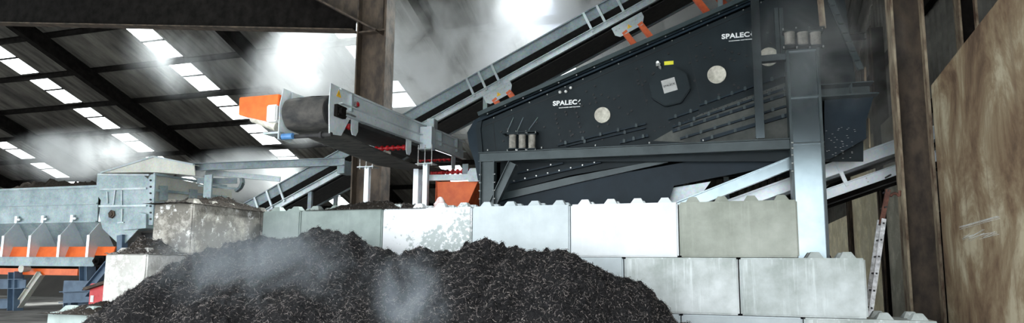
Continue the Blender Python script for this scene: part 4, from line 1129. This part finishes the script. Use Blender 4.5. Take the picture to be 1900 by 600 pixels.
# end box: near face plate and end wall with ribs
eY = HY-.25
def E_(*l): return [xz(x, y, eY) for x, y in l]
mb = MB(); mb.prism(E_((181, 322), (263, 324), (277, 334), (277, 418), (262, 420), (232, 452), (222, 455), (190, 425), (184, 400), (187, 372), (180, 362), (179, 340)), eY, eY+.03); mb.build('end_box_plate', M['galv_hop'], t)
mb = MB()
for l in (((182, 324), (277, 325)), ((186, 352), (272, 350)), ((184, 383), (272, 382))): mb.mark(); mb.bar(at(*l[0], eY-.02), at(*l[1], eY-.02), .05, .05)
for l in (((199, 356), (200, 378)), ((214, 353), (210, 384)), ((226, 354), (226, 384)), ((227, 388), (226, 414)), ((218, 414), (230, 413))): mb.mark(); mb.bar(at(*l[0], eY-.02), at(*l[1], eY-.02), .03, .03, (0, 1, 0))
mb.each('end_box_rib', M['galv'], t)
mb = MB(); p = at(208, 398, eY-.01); mb.cyl(p, p+V((0, -.03, 0)), .13, 6); mb.cyl(p+V((0, -.03, 0)), p+V((0, -.06, 0)), .06, 8); mb.build('inspection_cap', M['rust'], t)
mb = MB(); mb.prism(E_((277, 330), (282, 324), (289, 324), (289, 330), (285, 418), (277, 418)), eY-.03, eY+.02)
mb.build('corner_post', M['galv_hop'], t)
mb = MB()
for k in range(7): mb.mark(); p = at(280, 335+k*12, eY-.03); mb.cyl(p, p+V((0, -.03, 0)), .03, 6)
mb.each('corner_bolt', M['boltblack'], t)
# end wall facing right (plane x = const), receding
ex = at(284, 330, eY).x
def EX(*l):
    r = []
    for x, y in l: p = atx(x, y, ex); r.append((p.y, p.z))
    return r
mb = MB(); mb.prism_x(EX((286, 323), (392, 346), (430, 354), (430, 430), (286, 450)), ex-.03, ex); mb.build('end_wall', M['galv_pale'], t)
mb = MB()
for l in (((286, 323), (420, 346)), ((286, 353), (420, 366)), ((286, 376), (420, 384)), ((286, 412), (420, 412)), ((286, 430), (400, 428))):
    mb.mark(); a, b_ = atx(*l[0], ex+.03), atx(*l[1], ex+.03); mb.bar(a, b_, .06, .07)
mb.each('end_wall_rib', M['galv_hop'], t)
mb = MB()
for l in (((303, 345), (303, 372)), ((359, 352), (358, 376))):
    mb.mark(); a, b_ = atx(*l[0], ex+.04), atx(*l[1], ex+.04); mb.bar(a, b_, .05, .30, (0, 1, 0))
mb.each('stiffener_pad', M['galv_hop'], t)
# gable over the end box
g = [at(188, 321, HY+.2), at(286, 291, HY+.2), at(360, 306, HY+.2), at(362, 326, HY+.2), at(290, 320, HY+.2)]
mb = MB(); mb.prism([(p.x, p.z) for p in g], HY+.2, HY+.23); mb.build('gable_panel', M['galv_pale'], t)
mb = MB(); mb.mark(); mb.bar(g[0], g[1], .08, .05); mb.mark(); mb.bar(g[1], g[2], .08, .05); mb.each('gable_trim', M['galv'], t)
mb = MB(); a, b_, c = g[0], g[1], g[2]
mb.add([a, b_, b_+V((0, 2, 0)), a+V((0, 2, 0)), c, c+V((0, 2, 0))], [(0, 1, 2, 3), (1, 4, 5, 2)]); o = mb.build('gable_roof', M['galv_pale'], t); md = o.modifiers.new('t', 'SOLIDIFY'); md.thickness = .02
# lower funnel and blue bracket at right
mb = MB(); mb.prism(E_((236, 420), (262, 395), (276, 398), (276, 424), (233, 428)), eY-.1, eY+.5); mb.build('outlet_chute', M['galv_hop'], t)
mb = MB(); mb.prism(E_((222, 438), (232, 436), (231, 468), (222, 470)), eY-.1, eY+.1); mb.build('outlet_post', M['blue'], t)
mb = MB(); mb.prism(E_((236, 430), (318, 432), (318, 470), (236, 470)), eY+.5, eY+.6); mb.build('outlet_flap', M['black'], t)
# red box next to the hopper leg
q = at(181, 568, 3.0)
rx0, rx1, rzt = at(165, 545, 2.6).x, at(198, 545, 2.6).x, at(180, 527, 2.6).z
rzb = at(180, 569, 2.6).z
t = thing('red_box', 'faded red steel box hanging beside the salt-crusted block', 'box', ((rx0+rx1)/2, 2.8, 0))
mb = MB(); mb.box(rx0, rx1, 2.6, 3.2, max(0.02, rzb), rzt); mb.build('body', M['redbox'], t, bevel=.02)
mb = MB(); p = at(170, 555, 2.59); mb.box(p.x-.04, p.x+.06, 2.585, 2.599, p.z-.08, p.z+.08); mb.build('sticker', M['white'], t)
mb = MB()
for x in (rx0+.1, rx1-.1): mb.mark(); mb.box(x-.04, x+.04, 2.7, 3.1, 0, max(.03, rzb+.02))
mb.each('foot', M['rust_dark'], t)
mb = MB(); mb.bar(at(158, 537, 2.55), at(200, 523, 2.55), .12, .07)
mb.build('lid_bar', M['rust'], t)

# --- struts between hopper and long conveyor
a, b_ = at(262, 314, 5.9), at(638, 300, 5.9)
t = thing('strut_beam', 'long galvanised strut reaching from the hopper gable to the rising conveyor', 'strut', (a.x, 5.9, a.z-.1))
mb = MB(); mb.sec(a, b_, [(-.05, -.11), (.05, -.11), (.05, -.09), (-.035, -.09), (-.035, .09), (.05, .09), (.05, .11), (-.05, .11)]); mb.build('channel', M['galv_dark'], t)
q = at(632, 311, 5.95); mb = MB(); mb.box(q.x-.12, q.x+.12, 5.95, 6.45, q.z-.16, q.z+.2); mb.build('end_bracket', M['galv_dark'], t, bevel=.01)
a, b_ = at(383, 320, 6.8), at(520, 333, 7.6)
t = thing('strut_beam', 'pale galvanised strut sloping down just below the long strut', 'strut', (a.x, 7, a.z-.1))
mb = MB(); mb.bar(a, b_, .1, .16); mb.build('channel', M['galv'], t)
a, b_ = at(368, 345, 6.0), at(448, 352, 7.5)
t = thing('side_guard', 'low galvanised rail with curved end bracket beside the hopper end wall', 'rail', (a.x, 6, a.z-.1))
mb = MB(); mb.mark(); mb.bar(at(366, 336, 6.0), at(440, 336, 6.6), .08, .16); mb.mark(); mb.bar(a, at(446, 351, 6.6), .05, .05); mb.each('rail', M['galv_dark'], t)
pts = [at(449, 331, 6.6), at(450, 340, 6.6), at(446, 349, 6.6), at(438, 355, 6.6)]
mb = MB()
for i in range(3): mb.bar(pts[i], pts[i+1], .08, .12, (0, 1, 0))
mb.build('curved_bracket', M['galv_dark'], t)
q = at(387, 352, 6.0); mb = MB(); mb.box(q.x-.14, q.x+.14, 5.95, 6.0, at(387, 378, 6).z, at(387, 325, 6).z); mb.build('upright', M['galv_hop'], t)

# ================================================================== STEAM
def steam(name, lab, c, r, dens, scale=1.2, thr=.45, seed=0., col=(.95, .96, .97), aniso=.3, soft=1.0):
    mb = MB(); n, k = 20, 12; vs = []
    for j in range(k+1):
        ph = math.pi*j/k
        for i in range(n): vs.append((math.sin(ph)*math.cos(2*math.pi*i/n), math.sin(ph)*math.sin(2*math.pi*i/n), math.cos(ph)))
    fs = [(j*n+i, (j+1)*n+i, (j+1)*n+(i+1) % n, j*n+(i+1) % n) for j in range(k) for i in range(n)]
    me = bpy.data.meshes.new(name); me.from_pydata(vs, [], fs); me.update()
    o = bpy.data.objects.new(name, me); COL.objects.link(o); o.location = c; o.scale = r
    m = bpy.data.materials.new(name); m.use_nodes = True; nt = m.node_tree; nt.nodes.clear()
    out = nt.nodes.new('ShaderNodeOutputMaterial'); vsn = nt.nodes.new('ShaderNodeVolumeScatter')
    vsn.inputs['Color'].default_value = (*col, 1); vsn.inputs['Anisotropy'].default_value = aniso
    tc = nt.nodes.new('ShaderNodeTexCoord')
    ln = N(nt, 'ShaderNodeVectorMath', operation='LENGTH'); nt.links.new(tc.outputs['Object'], ln.inputs[0])
    fall = N(nt, 'ShaderNodeMapRange'); fall.inputs[1].default_value = 1.0; fall.inputs[2].default_value = .25; fall.inputs[3].default_value = 0; fall.inputs[4].default_value = 1
    fall.interpolation_type = 'SMOOTHSTEP'
    nt.links.new(ln.outputs['Value'], fall.inputs[0])
    geo = nt.nodes.new('ShaderNodeNewGeometry'); mp = nt.nodes.new('ShaderNodeMapping'); mp.inputs['Location'].default_value = (seed*3.1, seed*1.7, seed)
    mp.inputs['Scale'].default_value = (1, 1, .8)
    nt.links.new(geo.outputs['Position'], mp.inputs['Vector'])
    nz = N(nt, 'ShaderNodeTexNoise', Scale=scale, Detail=4.5, Roughness=.62, Distortion=1.0); nt.links.new(mp.outputs[0], nz.inputs['Vector'])
    mr = N(nt, 'ShaderNodeMapRange'); mr.inputs[1].default_value = thr; mr.inputs[2].default_value = thr+.22; mr.inputs[3].default_value = 0; mr.inputs[4].default_value = 1
    nt.links.new(nz.outputs['Fac'], mr.inputs[0])
    m1 = N(nt, 'ShaderNodeMath', operation='MULTIPLY'); nt.links.new(fall.outputs[0], m1.inputs[0]); nt.links.new(mr.outputs[0], m1.inputs[1])
    m2 = N(nt, 'ShaderNodeMath', operation='MULTIPLY'); m2.inputs[1].default_value = dens; nt.links.new(m1.outputs[0], m2.inputs[0])
    nt.links.new(m2.outputs[0], vsn.inputs['Density']); nt.links.new(vsn.outputs[0], out.inputs['Volume'])
    me.materials.append(m)
    tag(o, lab, 'steam', kind='stuff'); return o
def sp(px, py, Y): return at(px, py, Y)
steam('steam_cloud', 'broad bright steam filling the roof space between the brown column and the rising conveyor', sp(820, 100, 10.5), (5.4, 2.4, 3.8), 2.0, .75, .41, 1., (.96, .95, .90))
steam('steam_cloud', 'bright steam drifting below the dark beam and above the orange drive guard', sp(580, 150, 9.0), (3.2, 1.6, 2.5), 2.6, .8, .38, 2.)
steam('steam_cloud', 'thick pale steam glowing above the upper end of the rising conveyor', sp(1080, 10, 10.5), (4.8, 2.2, 3.4), 2.0, .75, .36, 3., (.97, .96, .90))
steam('steam_cloud', 'beige haze hanging above the sloping top rail of the screening machine', sp(1290, 30, 9.5), (3.0, 1.3, 1.9), 1.6, .7, .34, 3.6, (.97, .95, .88))
steam('steam_cloud', 'faint steam rising over the long feed hopper', sp(150, 290, 10), (4.6, 2.0, 1.4), 1.0, .6, .42, 4.)
steam('steam_cloud', 'brownish haze hanging beneath the rooflights near the dark beam', sp(360, 90, 11), (4.0, 2.0, 2.4), .45, .55, .42, 4.6)
steam('steam_cloud', 'steam curling around the struts beside the hopper gable', sp(450, 330, 9.3), (3.0, 1.4, 1.2), 2.0, .8, .36, 5.)
steam('steam_cloud', 'steam drifting over the bolted end of the screening machine', sp(1530, 90, 1.55), (1.45, .5, 1.3), .9, 1.1, .38, 6.)
steam('steam_cloud', 'wisp of steam between the machine chute and the brown column', sp(1640, 230, 3.4), (.6, .6, 1.3), 2.4, 1.4, .40, 7.)
steam('steam_cloud', 'thin bluish vapour lifting off the middle of the compost pile', sp(765, 550, -4.2), (.5, .3, .55), 1.3, 2.2, .40, 8., (.8, .9, 1))
steam('steam_cloud', 'thin bluish vapour lying on the compost below the stained blocks', sp(470, 490, -2.8), (2.3, .35, .8), .9, 1.6, .40, 9., (.8, .9, 1))

# ================================================================== LIGHT
w = bpy.data.worlds.new('world'); scn.world = w; w.use_nodes = True
bg = w.node_tree.nodes['Background']; bg.inputs[0].default_value = (.90, .96, 1.0, 1); bg.inputs[1].default_value = 4.2
sun = bpy.data.lights.new('sun', 'SUN'); sun.energy = 26.0; sun.angle = math.radians(8); sun.color = (.97, .99, 1)
so = bpy.data.objects.new('sun', sun); COL.objects.link(so); so.rotation_euler = (math.radians(-34), math.radians(10), 0)

scn.view_settings.view_transform = 'Standard'; scn.view_settings.look = 'None'
scn.view_settings.exposure = 0.45; scn.view_settings.gamma = 1.0; scn.view_settings.use_curve_mapping = False
scn.cycles.use_denoising = True
scn.cycles.volume_step_rate = 2.0; scn.cycles.volume_max_steps = 96; scn.cycles.volume_bounces = 3
scn.cycles.max_bounces = 6; scn.cycles.diffuse_bounces = 3
scn.cycles.transparent_max_bounces = 16
for o in bpy.data.objects:
    if '_w' in o: del o['_w']
